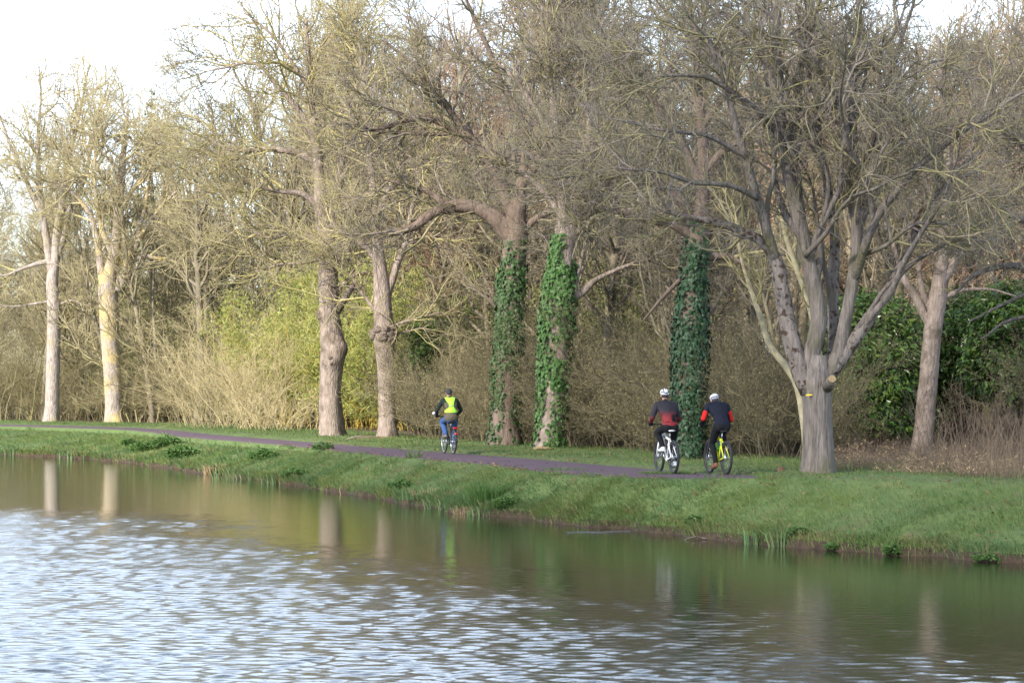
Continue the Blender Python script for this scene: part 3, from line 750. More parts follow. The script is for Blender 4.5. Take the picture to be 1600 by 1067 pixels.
t9, C9, b9 = big_tree('slim slanting trunk standing in front of the glossy evergreen', 71.5,
    [(1438, 718, .34), (1440, 700, .28), (1445, 650, .255), (1450, 600, .25), (1454, 550, .25), (1459, 505, .235), (1464, 470, .235), (1468, 440, .20), (1474, 390, .15), (1480, 320, .12), (1480, 240, .10), (1474, 150, .07), (1466, 60, .04)],
    [[(1456, 512, .13), (1442, 488, .12), (1428, 462, .105), (1412, 438, .09), (1402, 410, .07), (1392, 370, .05), (1380, 320, .03)],
     [(1458, 490, .09), (1446, 468, .08), (1438, 440, .07), (1436, 400, .05), (1440, 350, .03)],
     [(1470, 445, .13), (1490, 410, .11), (1516, 370, .09), (1545, 310, .07), (1575, 240, .05), (1600, 180, .03)],
     [(1476, 380, .10), (1458, 320, .08), (1436, 250, .06), (1420, 180, .04)],
     [(1480, 300, .08), (1510, 250, .07), (1540, 180, .05), (1560, 100, .03)],
     [(1466, 470, .07), (1500, 455, .06), (1540, 452, .04), (1590, 462, .02)]],
    9, M['bark_pale'] if False else M['bark_mid'], M['twig_grey'], n=(55, 430, 3000, 3900), lens=(2.4, 1.2, 0.7, 0.4), rtw=(.036, .018, .0105, .008), group=AVENUE, up=0.42, low_z=4.6)
big_tree('tree at the right edge reaching drooping pale branches over the evergreen', 65,
    [(1690, 752, .30), (1690, 700, .27), (1688, 600, .25), (1685, 500, .24), (1684, 430, .22), (1690, 350, .18), (1700, 250, .14), (1705, 130, .09), (1705, 10, .05)],
    [[(1685, 470, .13), (1650, 440, .11), (1605, 420, .09), (1560, 418, .07), (1520, 435, .05), (1488, 465, .03)],
     [(1686, 420, .13), (1645, 370, .11), (1600, 345, .09), (1550, 335, .06), (1495, 340, .03)],
     [(1688, 380, .12), (1650, 300, .1), (1610, 240, .08), (1560, 200, .05), (1515, 180, .03)],
     [(1685, 520, .1), (1650, 505, .08), (1610, 495, .06), (1565, 505, .04), (1530, 530, .02)],
     [(1700, 260, .1), (1660, 170, .08), (1620, 100, .06), (1580, 40, .04)],
     [(1640, 440, .06), (1600, 462, .05), (1560, 480, .035), (1510, 505, .02)],
     [(1690, 340, .1), (1740, 280, .08), (1790, 220, .05)]],
    10, M['bark_grey'], M['twig_grey'], n=(60, 470, 3200, 4200), lens=(2.5, 1.25, 0.75, 0.42), rtw=(.036, .018, .0105, .008), group=AVENUE, up=0.4, trop=((0, 0, 0.0), (0, 0, -0.03), (0, 0, -0.03)), low_z=3.6)

rng = np.random.default_rng(55)
def cov5(h, a):
    front = np.exp(-((a - 0.15) / 0.5) ** 2)
    low = np.clip((0.42 - h) / 0.1, 0, 1)            # below: only the sides
    top = np.clip((h - 0.80) / 0.12, 0, 1)
    return np.clip(1.0 - low * front * 1.05 - top * 0.75 - 0.55 * np.exp(-((h - .72) / .06) ** 2 - ((a - .1) / .3) ** 2), 0, 1)
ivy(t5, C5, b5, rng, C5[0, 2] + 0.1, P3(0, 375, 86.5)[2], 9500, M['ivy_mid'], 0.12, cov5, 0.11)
def cov6(h, a):
    strip = np.exp(-((a - (-0.25 + 0.7 * (h - 0.5))) / 0.26) ** 2) * np.clip(1.15 - abs(h - 0.33) / 0.45, 0, 1)
    low = np.clip((0.34 - h) / 0.2, 0, 1)
    top = np.clip((h - 0.82) / 0.08, 0, 1) * np.clip(a * 1.5 + 0.9, 0, 1)
    return np.clip(1.0 - strip * 0.9 - low * 0.55 - top, 0, 1)
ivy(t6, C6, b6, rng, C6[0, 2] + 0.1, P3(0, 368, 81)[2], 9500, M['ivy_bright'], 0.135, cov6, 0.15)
def cov7(h, a):
    return np.clip(1.0 - np.exp(-((a - 1.1) / 0.35) ** 2) * 0.6 - np.clip((h - 0.86) / 0.1, 0, 1) * 0.8, 0, 1)
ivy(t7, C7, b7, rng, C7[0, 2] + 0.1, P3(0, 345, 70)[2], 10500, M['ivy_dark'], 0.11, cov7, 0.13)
# sawn stub and the yellow blaze on the largest tree
g = Geo()
c0 = P3(1293, 604, 57.75); c1 = P3(1300, 592, 57.35)
polybar(g, [c0, (c0 * .5 + c1 * .5), c1], [0.13, 0.10, 0.092], 14)
stub = link('sawn_stub', g.mesh('sawn_stub', b8), t8, mat=M['bark_grey'])
g = Geo(); dv = nrm((c1 - c0)[None])[0]
polybar(g, [c1 - dv * .01, c1 + dv * 0.012], [0.084, 0.08], 14)
link('cut_face', g.mesh('cut_face', b8, smooth=False), stub, mat=M['cutwood'])
g = Geo()
q = P3(1264.5, 617, 57.68)
g.add([q + (-.07, 0, -.008), q + (-.02, -.012, -.018), q + (.065, -.006, -.004), q + (.06, -.004, .012), q + (.0, -.012, .018), q + (-.068, 0, .010)], None, [(0, 1, 5), (1, 4, 5), (1, 2, 4), (2, 3, 4)])
link('paint_mark', g.mesh('paint_mark', b8, smooth=False), t8, mat=M['yellow_paint'])
# ivy strip on the burred trunk's right side is left to its bark; two pale leaning saplings behind the largest tree
def sapling(label, D, pts, seed, n=(10, 60, 260)):
    rng = np.random.default_rng(seed)
    T = px_poly(pts, D); T[0, 2] = ground_z(T[0, 0], T[0, 1])[0] - 0.05
    base = T[0, :3].copy()
    root = tag(empty('sapling', base), label, 'tree')
    g = Geo(); C = trunk_geo(g, T, 30, 9, seed, flare=0.05, lump=0.06)
    link('trunk', g.mesh('trunk', base), root, mat=M['straw_bark'])
    c = smooth_poly(C[12:], 14)
    A = spawn(rng, [(c[None, :, :3], c[None, :, 3], 1)], n[0], 1.8, (.4, .9), 6, .03, .01, t0=.2, trop=(0, 0, .06))
    B = spawn(rng, [(*A, 1)], n[1], .9, (.4, 1), 5, .014, .006)
    D_ = spawn(rng, [(*B, 1), (*A, .5)], n[2], .5, (.4, 1), 3, .009, .004)
    g = Geo(); add_tubes(g, *A, 5, rng); add_tubes(g, *B, 4, rng); add_tubes(g, *D_, 3, rng)
    link('crown', g.mesh('crown', base), root, mat=M['twig_olive'])
M['straw_bark'] = mat('straw_bark', (0.26, 0.22, 0.13), (0.40, 0.34, 0.22), 5, 0.9, 0.01)
sapling('pale sapling curving out to the left behind the largest trunk', 61, [(1262, 735, .09), (1255, 650, .085), (1240, 590, .08), (1222, 565, .075), (1203, 540, .07), (1190, 500, .065), (1176, 460, .055), (1160, 410, .04), (1150, 340, .03)], 21)
sapling('straight pale sapling seen between the left and middle limbs of the largest tree', 64, [(1292, 725, .08), (1288, 620, .075), (1278, 540, .07), (1262, 470, .065), (1245, 420, .06), (1228, 370, .05), (1215, 300, .035)], 22)

# ------------------------------------------------------------------ the wood behind the row
def wood_tree(seed, h, kind='tall', nt=(26, 150, 700, 1300), tw=(.014, .010)):
    """a whole bare tree standing at the origin: trunk geometry and crown geometry"""
    rng = np.random.default_rng(seed)
    K = 14
    z = np.linspace(-0.15, h * 0.93, K)
    wob = np.cumsum(rng.normal(0, 0.02 * h / K * 3, (K, 2)), 0) * np.linspace(0, 1, K)[:, None]
    r = 0.012 * h * (1 - z.clip(0) / h) ** 0.8 + 0.02
    C = np.concatenate([wob, z[:, None], r[:, None]], 1)
    gt, gc = Geo(), Geo()
    if kind == 'multi':
        for q in range(3):
            D_ = C.copy(); a = rng.uniform(0, 6.28); D_[:, :2] += np.array([math.cos(a), math.sin(a)]) * (np.linspace(0.1, 1.0, K) ** 1.3)[:, None] * h * 0.16
            D_[:, 3] *= 0.7; D_[:, 2] *= rng.uniform(.7, 1)
            add_tubes(gt, smooth_poly(D_, 20)[:, :3], smooth_poly(D_, 20)[:, 3], 7, rng)
            C = D_ if q == 0 else C
    else:
        c = trunk_geo(gt, C, 26, 9, seed, lump=0.05)
    P0, R0 = C[None, :, :3], C[None, :, 3]
    t0 = 0.12 if kind == 'multi' else 0.26
    A = spawn(rng, [(P0, R0, 1)], nt[0], h * 0.30, (0.55, 1.0), 9, 0.006 * h, 0.014, t0=t0, wig=0.17, trop=(0, 0, 0.13), shrink=0.6)
    add_tubes(gt, *A, 5, rng)
    B = spawn(rng, [(*A, 1), (P0, R0, .4)], nt[1], h * 0.125, (.45, 1.0), 6, .028, .01, t0=.25, wig=.22, trop=(0, 0, .08))
    Cc = spawn(rng, [(*B, 1), (*A, .5)], nt[2], h * 0.065, (.4, 1.0), 4, tw[0], tw[1] * .7, t0=.15, wig=.25, trop=(0, 0, .05))
    D = spawn(rng, [(*Cc, 1), (*B, .4)], nt[3], h * 0.036, (.4, 1.0), 3, tw[1], tw[1] * .5, t0=.1, wig=.25, trop=(0, 0, .03))
    add_tubes(gc, *B, 4, rng); add_twigs(gc, *Cc, rng); add_twigs(gc, *D, rng)
    return gt.mesh('trunk'), gc.mesh('crown')

VARS = []
for q, (h, kd) in enumerate([(15, 'tall'), (14, 'tall'), (13, 'multi'), (16, 'tall'), (12, 'multi'), (15, 'tall')]):
    a_, b_ = wood_tree(200 + q, h, kd)
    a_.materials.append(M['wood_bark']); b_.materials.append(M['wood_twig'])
    VARS.append((h, a_, b_))
def paint(o, m):
    o.material_slots[0].link = 'OBJECT'; o.material_slots[0].material = m

def place_wood(x, y, h, var, rz, label, group, tilt=(0, 0), wide=1.0, colour=None):
    H, a_, b_ = var
    root = tag(empty('bare_tree', (x, y, ground_z(x, y)[0]), rz), label, 'tree', group)
    root.rotation_euler = (tilt[0], tilt[1], rz)
    s = h / H
    root.scale = (s * wide, s * wide, s)
    link('trunk', a_, root); c_ = link('crown', b_, root)
    if colour: paint(c_, colour)
    return root

def keep_out(x, y):
    """open places: the brown clearing by the slim trunk, the evergreen, the brush and the bamboo"""
    px = 800 + FPX * x / y
    if 1258 < px < 1620 and y < 86: return True
    if 280 < px < 680 and y < 126: return True
    return False

rng = np.random.default_rng(77)
spots = []
tries = 0
while len(spots) < 165 and tries < 16000:
    tries += 1
    px = rng.uniform(-180, 2100); kk = rng.uniform(0, 1)
    Y = 1.0 / ((1 - kk) / 75 + kk / 215)
    x = (px - 800) / FPX * Y
    u, k = back_uk(x, Y); k = float(np.ravel(k)[0])
    if k < 7.5 or k > 75 or keep_out(x, Y): continue
    if any((x - a) ** 2 + (Y - b) ** 2 < 5.5 for a, b, *_ in spots): continue
    spots.append((x, Y, px))
ZONES = ['the wood left of the whole row', 'the wood between the two leftmost trunks', 'the wood above the straw-coloured brush', 'the wood left of the burred stout trunk', 'the wood between the two burred trunks',
         'the wood behind the yellow-vested rider', 'the wood between the two nearer ivy trunks', 'the wood left of the dark ivy trunk', 'the wood left of the largest tree', 'the wood behind the evergreen', 'the wood at the right edge']
for i, (x, Y, px) in enumerate(spots):
    top = np.interp(px, [-200, 0, 150, 230, 330, 450, 600, 800, 1000, 1300, 1600, 1800], [150, 190, 250, 215, 190, 70, 30, 0, 30, 50, 20, 0]) + rng.uniform(-50, 90)
    h = float(np.clip((HCAM - (top - HORIZ) / FPX * Y) - 1.0, 6.5, 23))
    rust = (620 < px < 900 or 1150 < px < 1350 or px > 1420) and Y > 88 and rng.random() < 0.5
    vv = VARS[rng.integers(len(VARS))]
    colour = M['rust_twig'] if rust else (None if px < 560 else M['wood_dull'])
    lab = 'tall bare tree with reddish twigs in the wood behind the row' if rust else 'bare grey-brown tree in the wood behind the row'
    zi = int(np.searchsorted([70, 180, 350, 510, 605, 785, 870, 1080, 1280, 1450], px))
    lab = lab.replace('the wood behind the row', ZONES[zi]).replace('the tangled wood behind the row', ZONES[zi]).replace('the tangled wood', 'the wood')
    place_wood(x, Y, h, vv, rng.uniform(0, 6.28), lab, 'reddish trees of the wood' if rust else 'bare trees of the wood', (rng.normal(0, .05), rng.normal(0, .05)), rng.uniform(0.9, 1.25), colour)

# geometry-node scatter for what nobody could count
def scatter(name, pts, rz, sc, ix, sources, label, tilt=None):
    coll = bpy.data.collections.new(name + '_kinds')
    for o in sources: coll.objects.link(o)
    me = bpy.data.meshes.new(name)
    me.vertices.add(len(pts)); me.vertices.foreach_set('co', np.asarray(pts, np.float32).ravel())
    rot = np.zeros((len(pts), 3), np.float32); rot[:, 2] = rz
    if tilt is not None: rot[:, :2] = tilt
    at = me.attributes.new('rot', 'FLOAT_VECTOR', 'POINT'); at.data.foreach_set('vector', rot.ravel())
    at = me.attributes.new('size', 'FLOAT', 'POINT'); at.data.foreach_set('value', np.asarray(sc, np.float32))
    at = me.attributes.new('which', 'INT', 'POINT'); at.data.foreach_set('value', np.asarray(ix, np.int32))
    o = link(name, me)
    ng = bpy.data.node_groups.new(name + '_nodes', 'GeometryNodeTree')
    ng.interface.new_socket('Geometry', in_out='INPUT', socket_type='NodeSocketGeometry')
    ng.interface.new_socket('Geometry', in_out='OUTPUT', socket_type='NodeSocketGeometry')
    N, L = ng.nodes, ng.links
    gi, go = N.new('NodeGroupInput'), N.new('NodeGroupOutput')
    ci = N.new('GeometryNodeCollectionInfo'); ci.inputs['Collection'].default_value = coll
    ci.inputs['Separate Children'].default_value = True; ci.inputs['Reset Children'].default_value = True
    ip = N.new('GeometryNodeInstanceOnPoints'); ip.inputs['Pick Instance'].default_value = True
    def attr(nm, ty):
        a = N.new('GeometryNodeInputNamedAttribute'); a.data_type = ty; a.inputs['Name'].default_value = nm
        return a.outputs['Attribute']
    L.new(gi.outputs[0], ip.inputs['Points']); L.new(ci.outputs[0], ip.inputs['Instance'])
    L.new(attr('which', 'INT'), ip.inputs['Instance Index'])
    e2r = N.new('FunctionNodeEulerToRotation'); L.new(attr('rot', 'FLOAT_VECTOR'), e2r.inputs[0]); L.new(e2r.outputs[0], ip.inputs['Rotation'])
    L.new(attr('size', 'FLOAT'), ip.inputs['Scale'])
    L.new(ip.outputs[0], go.inputs[0])
    md = o.modifiers.new('scatter', 'NODES'); md.node_group = ng
    return tag(o, label, kind='stuff')

def bush_mesh(seed, name, h, nstem=12, spread=0.5, base_r=0.35, ntw=(50, 220), leaf=0, leaf_len=0.06, arch=0.0, tw=.007, stem_r=0.018, mats=(), aspect=0.5, lift=0.12, split=False, leaf_low=0.15, hang=0.2, wob=0.13):
    rng = np.random.default_rng(seed)
    K = 8
    a = rng.uniform(0, 6.28, nstem); br = base_r * np.sqrt(rng.random(nstem))
    pos = np.stack([np.cos(a) * br, np.sin(a) * br, np.full(nstem, -0.08)], -1)
    d = nrm(np.stack([np.cos(a) * spread * rng.random(nstem) + rng.normal(0, .12, nstem), np.sin(a) * spread * rng.random(nstem) + rng.normal(0, .12, nstem), np.ones(nstem)], -1))
    L = h * rng.uniform(0.6, 1.15, nstem)
    pts = [pos]
    for k in range(K - 1):
        pts.append(pts[-1] + d * (L / (K - 1))[:, None])
        d = nrm(d + rng.normal(0, wob, (nstem, 3)) + np.stack([np.cos(a) * arch, np.sin(a) * arch, np.full(nstem, -arch * 0.8 * k / K)], -1))
    S = np.stack(pts, 1)
    SR = stem_r * rng.uniform(.6, 1.4, nstem)[:, None] * np.linspace(1, 0.35, K)[None]
    gs, gl = Geo(), Geo()
    add_tubes(gs, S, SR, 5, rng)
    A = spawn(rng, [(S, SR, 1)], ntw[0], h * 0.32, (.4, 1.0), 5, stem_r * .6, tw, t0=.15, wig=.22, trop=(0, 0, lift - arch * .4))
    B = spawn(rng, [(*A, 1), (S, SR, .5)], ntw[1], h * 0.16, (.4, 1.1), 3, tw, tw * .6, t0=.1, wig=.25, trop=(0, 0, lift * .5 - arch * .4))
    add_tubes(gs, *A, 3, rng); add_twigs(gs, *B, rng)
    if leaf:
        P = np.concatenate([A[0].reshape(-1, 3), B[0].reshape(-1, 3), S[:, 2:].reshape(-1, 3)])
        P = P[P[:, 2] > leaf_low * h]
        i = rng.integers(0, len(P), leaf)
        c = P[i] + rng.normal(0, leaf_len * 0.9, (leaf, 3))
        al = rng.normal(size=(leaf, 3)) + np.array([0, 0, -hang]); N = nrm(rng.normal(size=(leaf, 3)) + np.array([-0.25, -0.45, 0.55]))
        leaves(gl, rng, c, al, N, leaf_len * rng.uniform(.6, 1.4, leaf), aspect)
    if split: return gs, gl
    me = gs.mesh(name)
    me.materials.append(mats[0])
    if leaf:
        g2 = Geo(); g2.V, g2.Q, g2.T, g2.A, g2.n = gs.V + gl.V, list(gs.Q), list(gs.T) + [t + gs.n for t in gl.T], gs.A + gl.A, gs.n + gl.n
        npq = sum(len(q) for q in g2.Q); nt0 = sum(len(t) for t in gs.T)
        me = g2.mesh(name, smooth=False)
        me.materials.append(mats[0]); me.materials.append(mats[1])
        mi = np.zeros(len(me.polygons), np.int32); mi[npq + nt0:] = 1
        me.polygons.foreach_set('material_index', mi)
    return me

def kinds(name, meshes):
    out = []
    for q, me in enumerate(meshes):
        out.append(bpy.data.objects.new('%s_%02d' % (name, q), me))
    return out

brush = kinds('brush', [bush_mesh(300 + q, 'brush', h, 10, 0.8, 1.1, (110, 760), lf * 3, 0.042, ar, .0045, .010, (M['brush_stem'], M['brush_leaf']), 0.55, wob=.26)
                        for q, (h, lf, ar) in enumerate([(3.4, 420, .06), (3.0, 600, .04), (2.6, 300, .10), (4.0, 520, .04), (3.6, 200, .02), (2.2, 360, .12)])])
bare = kinds('bare_brush', [bush_mesh(320 + q, 'bare_brush', h, 8, 0.7, 1.1, (80, 560), 0, 0.05, ar, .0065, .02, (M['scrub'],), wob=.24) for q, (h, ar) in enumerate([(4.2, .02), (3.4, .06), (5.0, .01), (2.8, .10)])])
green = kinds('green_brush', [bush_mesh(330 + q, 'green_brush', h, 12, 0.5, 0.5, (70, 260), 1500, 0.10, .04, .007, .018, (M['brush_stem'], M['green_leaf']), 0.4) for q, h in enumerate([4.2, 5.2, 3.4])])

rng = np.random.default_rng(91)
def wood_points(n, pxr, kr, y_max, rng, avoid=True):
    out = []
    while len(out) < n:
        u = rng.uniform(U_ST[2], U_ST[13]); k = rng.uniform(*kr)
        q = Fu(np.array([u]))[0] + BACK * k
        px = 800 + FPX * q[0] / q[1]
        if not (pxr[0] < px < pxr[1]) or q[1] > y_max: continue
        if avoid and keep_out(q[0], q[1]): continue
        out.append((q[0], q[1]))
    a = np.array(out)
    return np.concatenate([a, ground_z(a[:, 0], a[:, 1])[:, None]], 1)
p1 = wood_points(360, (630, 1330), (6.6, 16), 130, rng)
p2 = wood_points(470, (560, 2100), (13, 40), 200, rng)
scatter('undergrowth', np.concatenate([p1, p2]), rng.uniform(0, 6.28, 830), rng.uniform(0.75, 1.3, 830), rng.integers(0, 6, 830), brush,
        'olive brown thicket of twiggy bushes filling the wood behind the ivy trunks')
p3 = wood_points(400, (-150, 640), (8, 40), 230, rng)
scatter('bare_undergrowth', p3, rng.uniform(0, 6.28, 400), rng.uniform(0.6, 1.5, 400), rng.integers(0, 4, 400), bare,
        'leafless grey-brown scrub under the trees at the left of the wood')
p4 = wood_points(230, (180, 1000), (12, 40), 210, rng)
scatter('sunny_undergrowth', p4, rng.uniform(0, 6.28, 230), rng.uniform(0.9, 1.9, 230), rng.integers(0, 3, 230), green,
        'yellow-green leafy scrub in sun, deep in the wood between the trunks')
# the far side of the wood, one mass
p5 = []
while len(p5) < 300:
    px = rng.uniform(-260, 2200); Y = rng.uniform(110, 320); x = (px - 800) / FPX * Y
    u, k = back_uk(x, Y); k = float(np.ravel(k)[0])
    if 45 < k < 150: p5.append((x, Y))
p5 = np.array(p5); p5 = np.concatenate([p5, ground_z(p5[:, 0], p5[:, 1])[:, None]], 1)
far = []
for q in range(4):
    g_ = wood_tree(260 + q, 14, 'tall' if q % 2 else 'multi', (26, 150, 650, 900), (.02, .016))
    me = g_[1]; me.materials.append(M['wood_twig'])
    far.append(bpy.data.objects.new('far_tree_%02d' % q, me))
fs = np.interp(800 + FPX * p5[:, 0] / p5[:, 1], [-200, 0, 150, 300, 500, 900, 1600], [1.4, 1.35, 1.25, 1.25, 1.25, 1.2, 1.1]) * rng.uniform(.8, 1.15, 300)
scatter('far_wood', p5, rng.uniform(0, 6.28, 300), fs, rng.integers(0, 4, 300), far, 'hazy mass of bare treetops at the back of the wood')

# ------------------------------------------------------------------ bushes one can tell apart
def clump(name, label, cat, x, y, gs, gl, ms, ml, group=None, rz=0, leaf_name='foliage', stem_name='stems'):
    z = ground_z(x, y)[0]
    root = tag(empty(name, (x, y, z), rz), label, cat, group)
    o = link(stem_name, gs if isinstance(gs, bpy.types.Mesh) else gs.mesh(stem_name), root, mat=ms)
    if gl is not None: 
        o2 = link(leaf_name, gl.mesh(leaf_name, smooth=False), root, mat=ml)
    return root

# bright bamboo in the sun between the third and the fourth trunk
for i, (px, D, h, nl, lab) in enumerate([(430, 131, 6.3, 4200, 'sunlit bamboo clump just left of the burred stout trunk'),
                                         (478, 127, 5.2, 3800, 'low bright bamboo clump beside the foot of the burred stout trunk'),
                                         (560, 119, 5.6, 5200, 'brightest yellow-green bamboo clump, between the two burred trunks'),
                                         (585, 124, 7.2, 5200, 'taller bamboo behind the brightest clump between the two burred trunks'),
                                         (640, 114, 4.6, 4200, 'bamboo clump just right of the trunk with the burr ring')]):
    gs, gl = bush_mesh(400 + i, 'x', h, 26, 0.35, 1.25, (90, 500), int(nl * 1.7), 0.24, 0.07, .007, .016, aspect=0.24, split=True, leaf_low=.03, hang=0.9)
    x = (px - 800) / FPX * D
    clump('bamboo', lab, 'bamboo', x, D, gs, gl, M['bamboo_cane'], M['bamboo_leaf'], 'sunlit bamboo clumps', leaf_name='foliage', stem_name='canes')
# straw-coloured arching brush
for i, (px, D, h, lab) in enumerate([(318, 128, 4.6, 'straw-coloured arching brush, left end of the pale patch'),
                                     (362, 125, 6.2, 'tall straw-coloured brush in the middle of the pale patch'),
                                     (408, 122, 5.4, 'dense straw-coloured brush at the right of the pale patch'),
                                     (445, 118, 2.6, 'low straw-coloured brush near the foot of the bamboo'),
                                     (345, 133, 7.4, 'tallest straw-coloured brush, behind the pale patch')]):
    gs, _ = bush_mesh(430 + i, 'x', h, 40, 0.95, 1.9, (280, 1500), 0, 0.1, 0.07, .007, .012, split=True, lift=.02, wob=.2)
    x = (px - 800) / FPX * D
    clump('brush', lab, 'bush', x, D, gs, None, M['straw'], None, 'straw-coloured brush in the sun')

# glossy evergreen laurels behind the slim trunk
def laurel(px, D, w, h, n, seed, lab, zlow=0.5):
    rng = np.random.default_rng(seed)
    x = (px - 800) / FPX * D
    z = ground_z(x, D)[0]
    # sprays of leaves in many lobes
    nl = 90
    a = rng.uniform(0, 6.28, nl); zz = rng.beta(1.4, 1.2, nl)
    prof = np.sin(np.clip(zz * 0.86 + 0.12, 0, 1) * np.pi) ** 0.55
    rr = w * 0.5 * prof * rng.uniform(0.55, 1.0, nl)
    lob = np.stack([np.cos(a) * rr, np.sin(a) * rr * 0.8, zlow + zz * (h - zlow)], -1)
    i = rng.integers(0, nl, n)
    off = nrm(rng.normal(size=(n, 3))) * (rng.random(n) ** 0.45)[:, None] * np.array([0.62, 0.62, 0.42])
    c = lob[i] + off
    out = nrm(np.stack([c[:, 0], c[:, 1], (c[:, 2] - h * .45) * .6], -1))
    N = nrm(rng.normal(0, .55, (n, 3)) + out * 0.6 + np.array([-.1, -.2, 0.65]))
    al = out + rng.normal(0, .5, (n, 3)) + np.array([0, 0, -0.35])
    gl = Geo(); leaves(gl, rng, c, al, N, 0.19 * rng.uniform(.7, 1.3, n), 0.42, fold=.14)
    gs = Geo()
    st = []
    for q in range(26):
        e = lob[rng.integers(nl)]
        b_ = np.array([rng.normal(0, .25), rng.normal(0, .25), -.1])
        st.append(smooth_poly(np.array([b_, (b_ + e) * .5 + rng.normal(0, .15, 3), e]), 8))
    st = np.array(st)
    add_tubes(gs, st, np.linspace(.05, .015, 8)[None] * np.ones((26, 1)), 6, rng)
    clump('laurel', lab, 'laurel', x, D, gs, gl, M['bark_dark'], M['laurel_leaf'], 'glossy evergreens behind the slim trunk', stem_name='branches')
laurel(1362, 74, 2.9, 4.3, 8500, 1, 'glossy laurel between the largest trunk and the slim trunk', .6)
laurel(1330, 80, 1.7, 3.4, 3500, 2, 'small glossy laurel peeping out just right of the largest trunk', .5)
laurel(1415, 79, 2.0, 3.4, 5200, 5, 'dark glossy laurel directly behind the slim trunk', .2)
laurel(1500, 80, 2.6, 4.3, 7200, 3, 'glossy laurel just right of the slim trunk', 1.0)
laurel(1580, 77, 2.7, 4.5, 8200, 4, 'glossy laurel at the right edge of the picture', 1.3)
laurel(668, 107, 1.5, 4.6, 3000, 8, 'dark narrow evergreen bush between the yellow-vested rider and the trunk with the burr ring', .1)
laurel(1660, 78, 2.6, 4.6, 4500, 6, 'glossy laurel cut by the right edge, behind the drooping branches', 1.0)

# thin reddish stems before the laurels at the right edge
for i, (px, D, h, lab) in enumerate([(1512, 58.5, 1.45, 'sparse reddish brown brush between the slim trunk and the right edge'), (1562, 54.5, 1.5, 'reddish brown brush nearest the bank at the right edge'),
                                     (1592, 62, 2.0, 'tall reddish stems before the right-hand laurel'), (1545, 67, 2.1, 'tall thin stems close in front of the glossy laurels'), (1620, 52.5, 1.3, 'reddish brown brush cut by the right edge'), (1490, 66, 1.9, 'thin dark stems just right of the slim trunk')]):
    gs, _ = bush_mesh(450 + i, 'x', h, 30, 0.4, 0.8, (80, 220), 0, 0.1, 0.0, .0035, .0065, split=True)
    clump('brush', lab, 'bush', (px - 800) / FPX * D, D, gs, None, M['red_brush'], None, 'reddish brown brush at the right edge')
# dry weeds and litter on the clearing
dry = kinds('dry_weed', [bush_mesh(470 + q, 'dry_weed', h, 16, 0.8, 0.3, (40, 60), 26, 0.05, 0.08, .0035, .004, (M['red_brush'], M['dry'])) for q, h in enumerate([.5, .38, .65])])
pts = []
rng = np.random.default_rng(15)
while len(pts) < 420:
    px = rng.uniform(1295, 1700); Y = rng.uniform(53, 84); x = (px - 800) / FPX * Y
    u, k = back_uk(x, Y); k = float(np.ravel(k)[0])
    if 2.0 < k < 26: pts.append((x, Y))
pts = np.array(pts); pts = np.concatenate([pts, ground_z(pts[:, 0], pts[:, 1])[:, None]], 1)
scatter('dry_weeds', pts, rng.uniform(0, 6.28, 420), rng.uniform(.6, 1.2, 420), rng.integers(0, 3, 420), dry, 'brown dead weeds and leaf litter around the slim trunk')

# the spruce top rising behind the two left trees
def spruce(px, D, h, seed):
    rng = np.random.default_rng(seed)
    x = (px - 800) / FPX * D; z = ground_z(x, D)[0]
    root = tag(empty('spruce', (x, D, z)), 'narrow evergreen spruce whose pointed top shows behind the two left trees', 'tree')
    g = Geo(); zz = np.linspace(-.1, h, 12)
    add_tubes(g, np.stack([zz * 0, zz * 0, zz], -1), np.linspace(.2, .015, 12), 8, rng)
    link('trunk', g.mesh('trunk'), root, mat=M['bark_dark'])
    n = 210
    t = rng.random(n) ** .8; zb = 2 + t * (h - 2.05)
    L = (h - zb) * 0.20 + 0.15
    a = rng.uniform(0, 6.28, n)
    K = 5; s = np.linspace(0, 1, K)[None, :, None]
    dirv = np.stack([np.cos(a), np.sin(a), np.full(n, -.1)], -1)
    P = np.stack([np.zeros(n), np.zeros(n), zb], -1)[:, None, :] + dirv[:, None, :] * (L[:, None, None] * s) + np.array([0, 0, -.12])[None, None] * (s ** 1) * L[:, None, None] + np.array([0, 0, .35])[None, None] * (s ** 3) * L[:, None, None]
    g = Geo(); add_tubes(g, P, np.linspace(.03, .008, K)[None] * np.ones((n, 1)), 3, rng)
    m_ = 9000
    i = rng.choice(n, m_, p=L / L.sum()); tt = rng.random(m_)
    c, _ = at_poly(P, i, tt)
    al = dirv[i] * .6 + rng.normal(0, .6, (m_, 3)) + np.array([0, 0, -.5])
    leaves(g, rng, c + rng.normal(0, .06, (m_, 3)), al, nrm(rng.normal(size=(m_, 3)) + np.array([0, 0, .6])), rng.uniform(.18, .38, m_), .18)
    link('crown', g.mesh('crown', smooth=False), root, mat=M['conifer'])
spruce(237, 172, 20.4, 5)

# ------------------------------------------------------------------ grass
def blades(g, rng, pos, ln, wd, lean, tone):
    """tapered bent blades; lean (n,3) horizontal push"""
    n = len(pos)
    side = nrm(np.stack([rng.normal(size=n), rng.normal(size=n), np.zeros(n)], -1)) * (wd * .5)[:, None]
    up = np.array([0, 0, 1.0])
    mid = pos + up * (ln * .55)[:, None] + lean * (ln * .35)[:, None]
    tip = pos + up * (ln * .80)[:, None] + lean * (ln * 1.0)[:, None]
    V = np.stack([pos - side, pos + side, mid + side * .8, mid - side * .8, tip], 1)
    b_ = np.arange(n)[:, None] * 5
    g.add(V.reshape(-1, 3), b_ + np.array([[0, 1, 2, 3]]), b_ + np.array([[3, 2, 4]]), np.repeat(tone, 5))

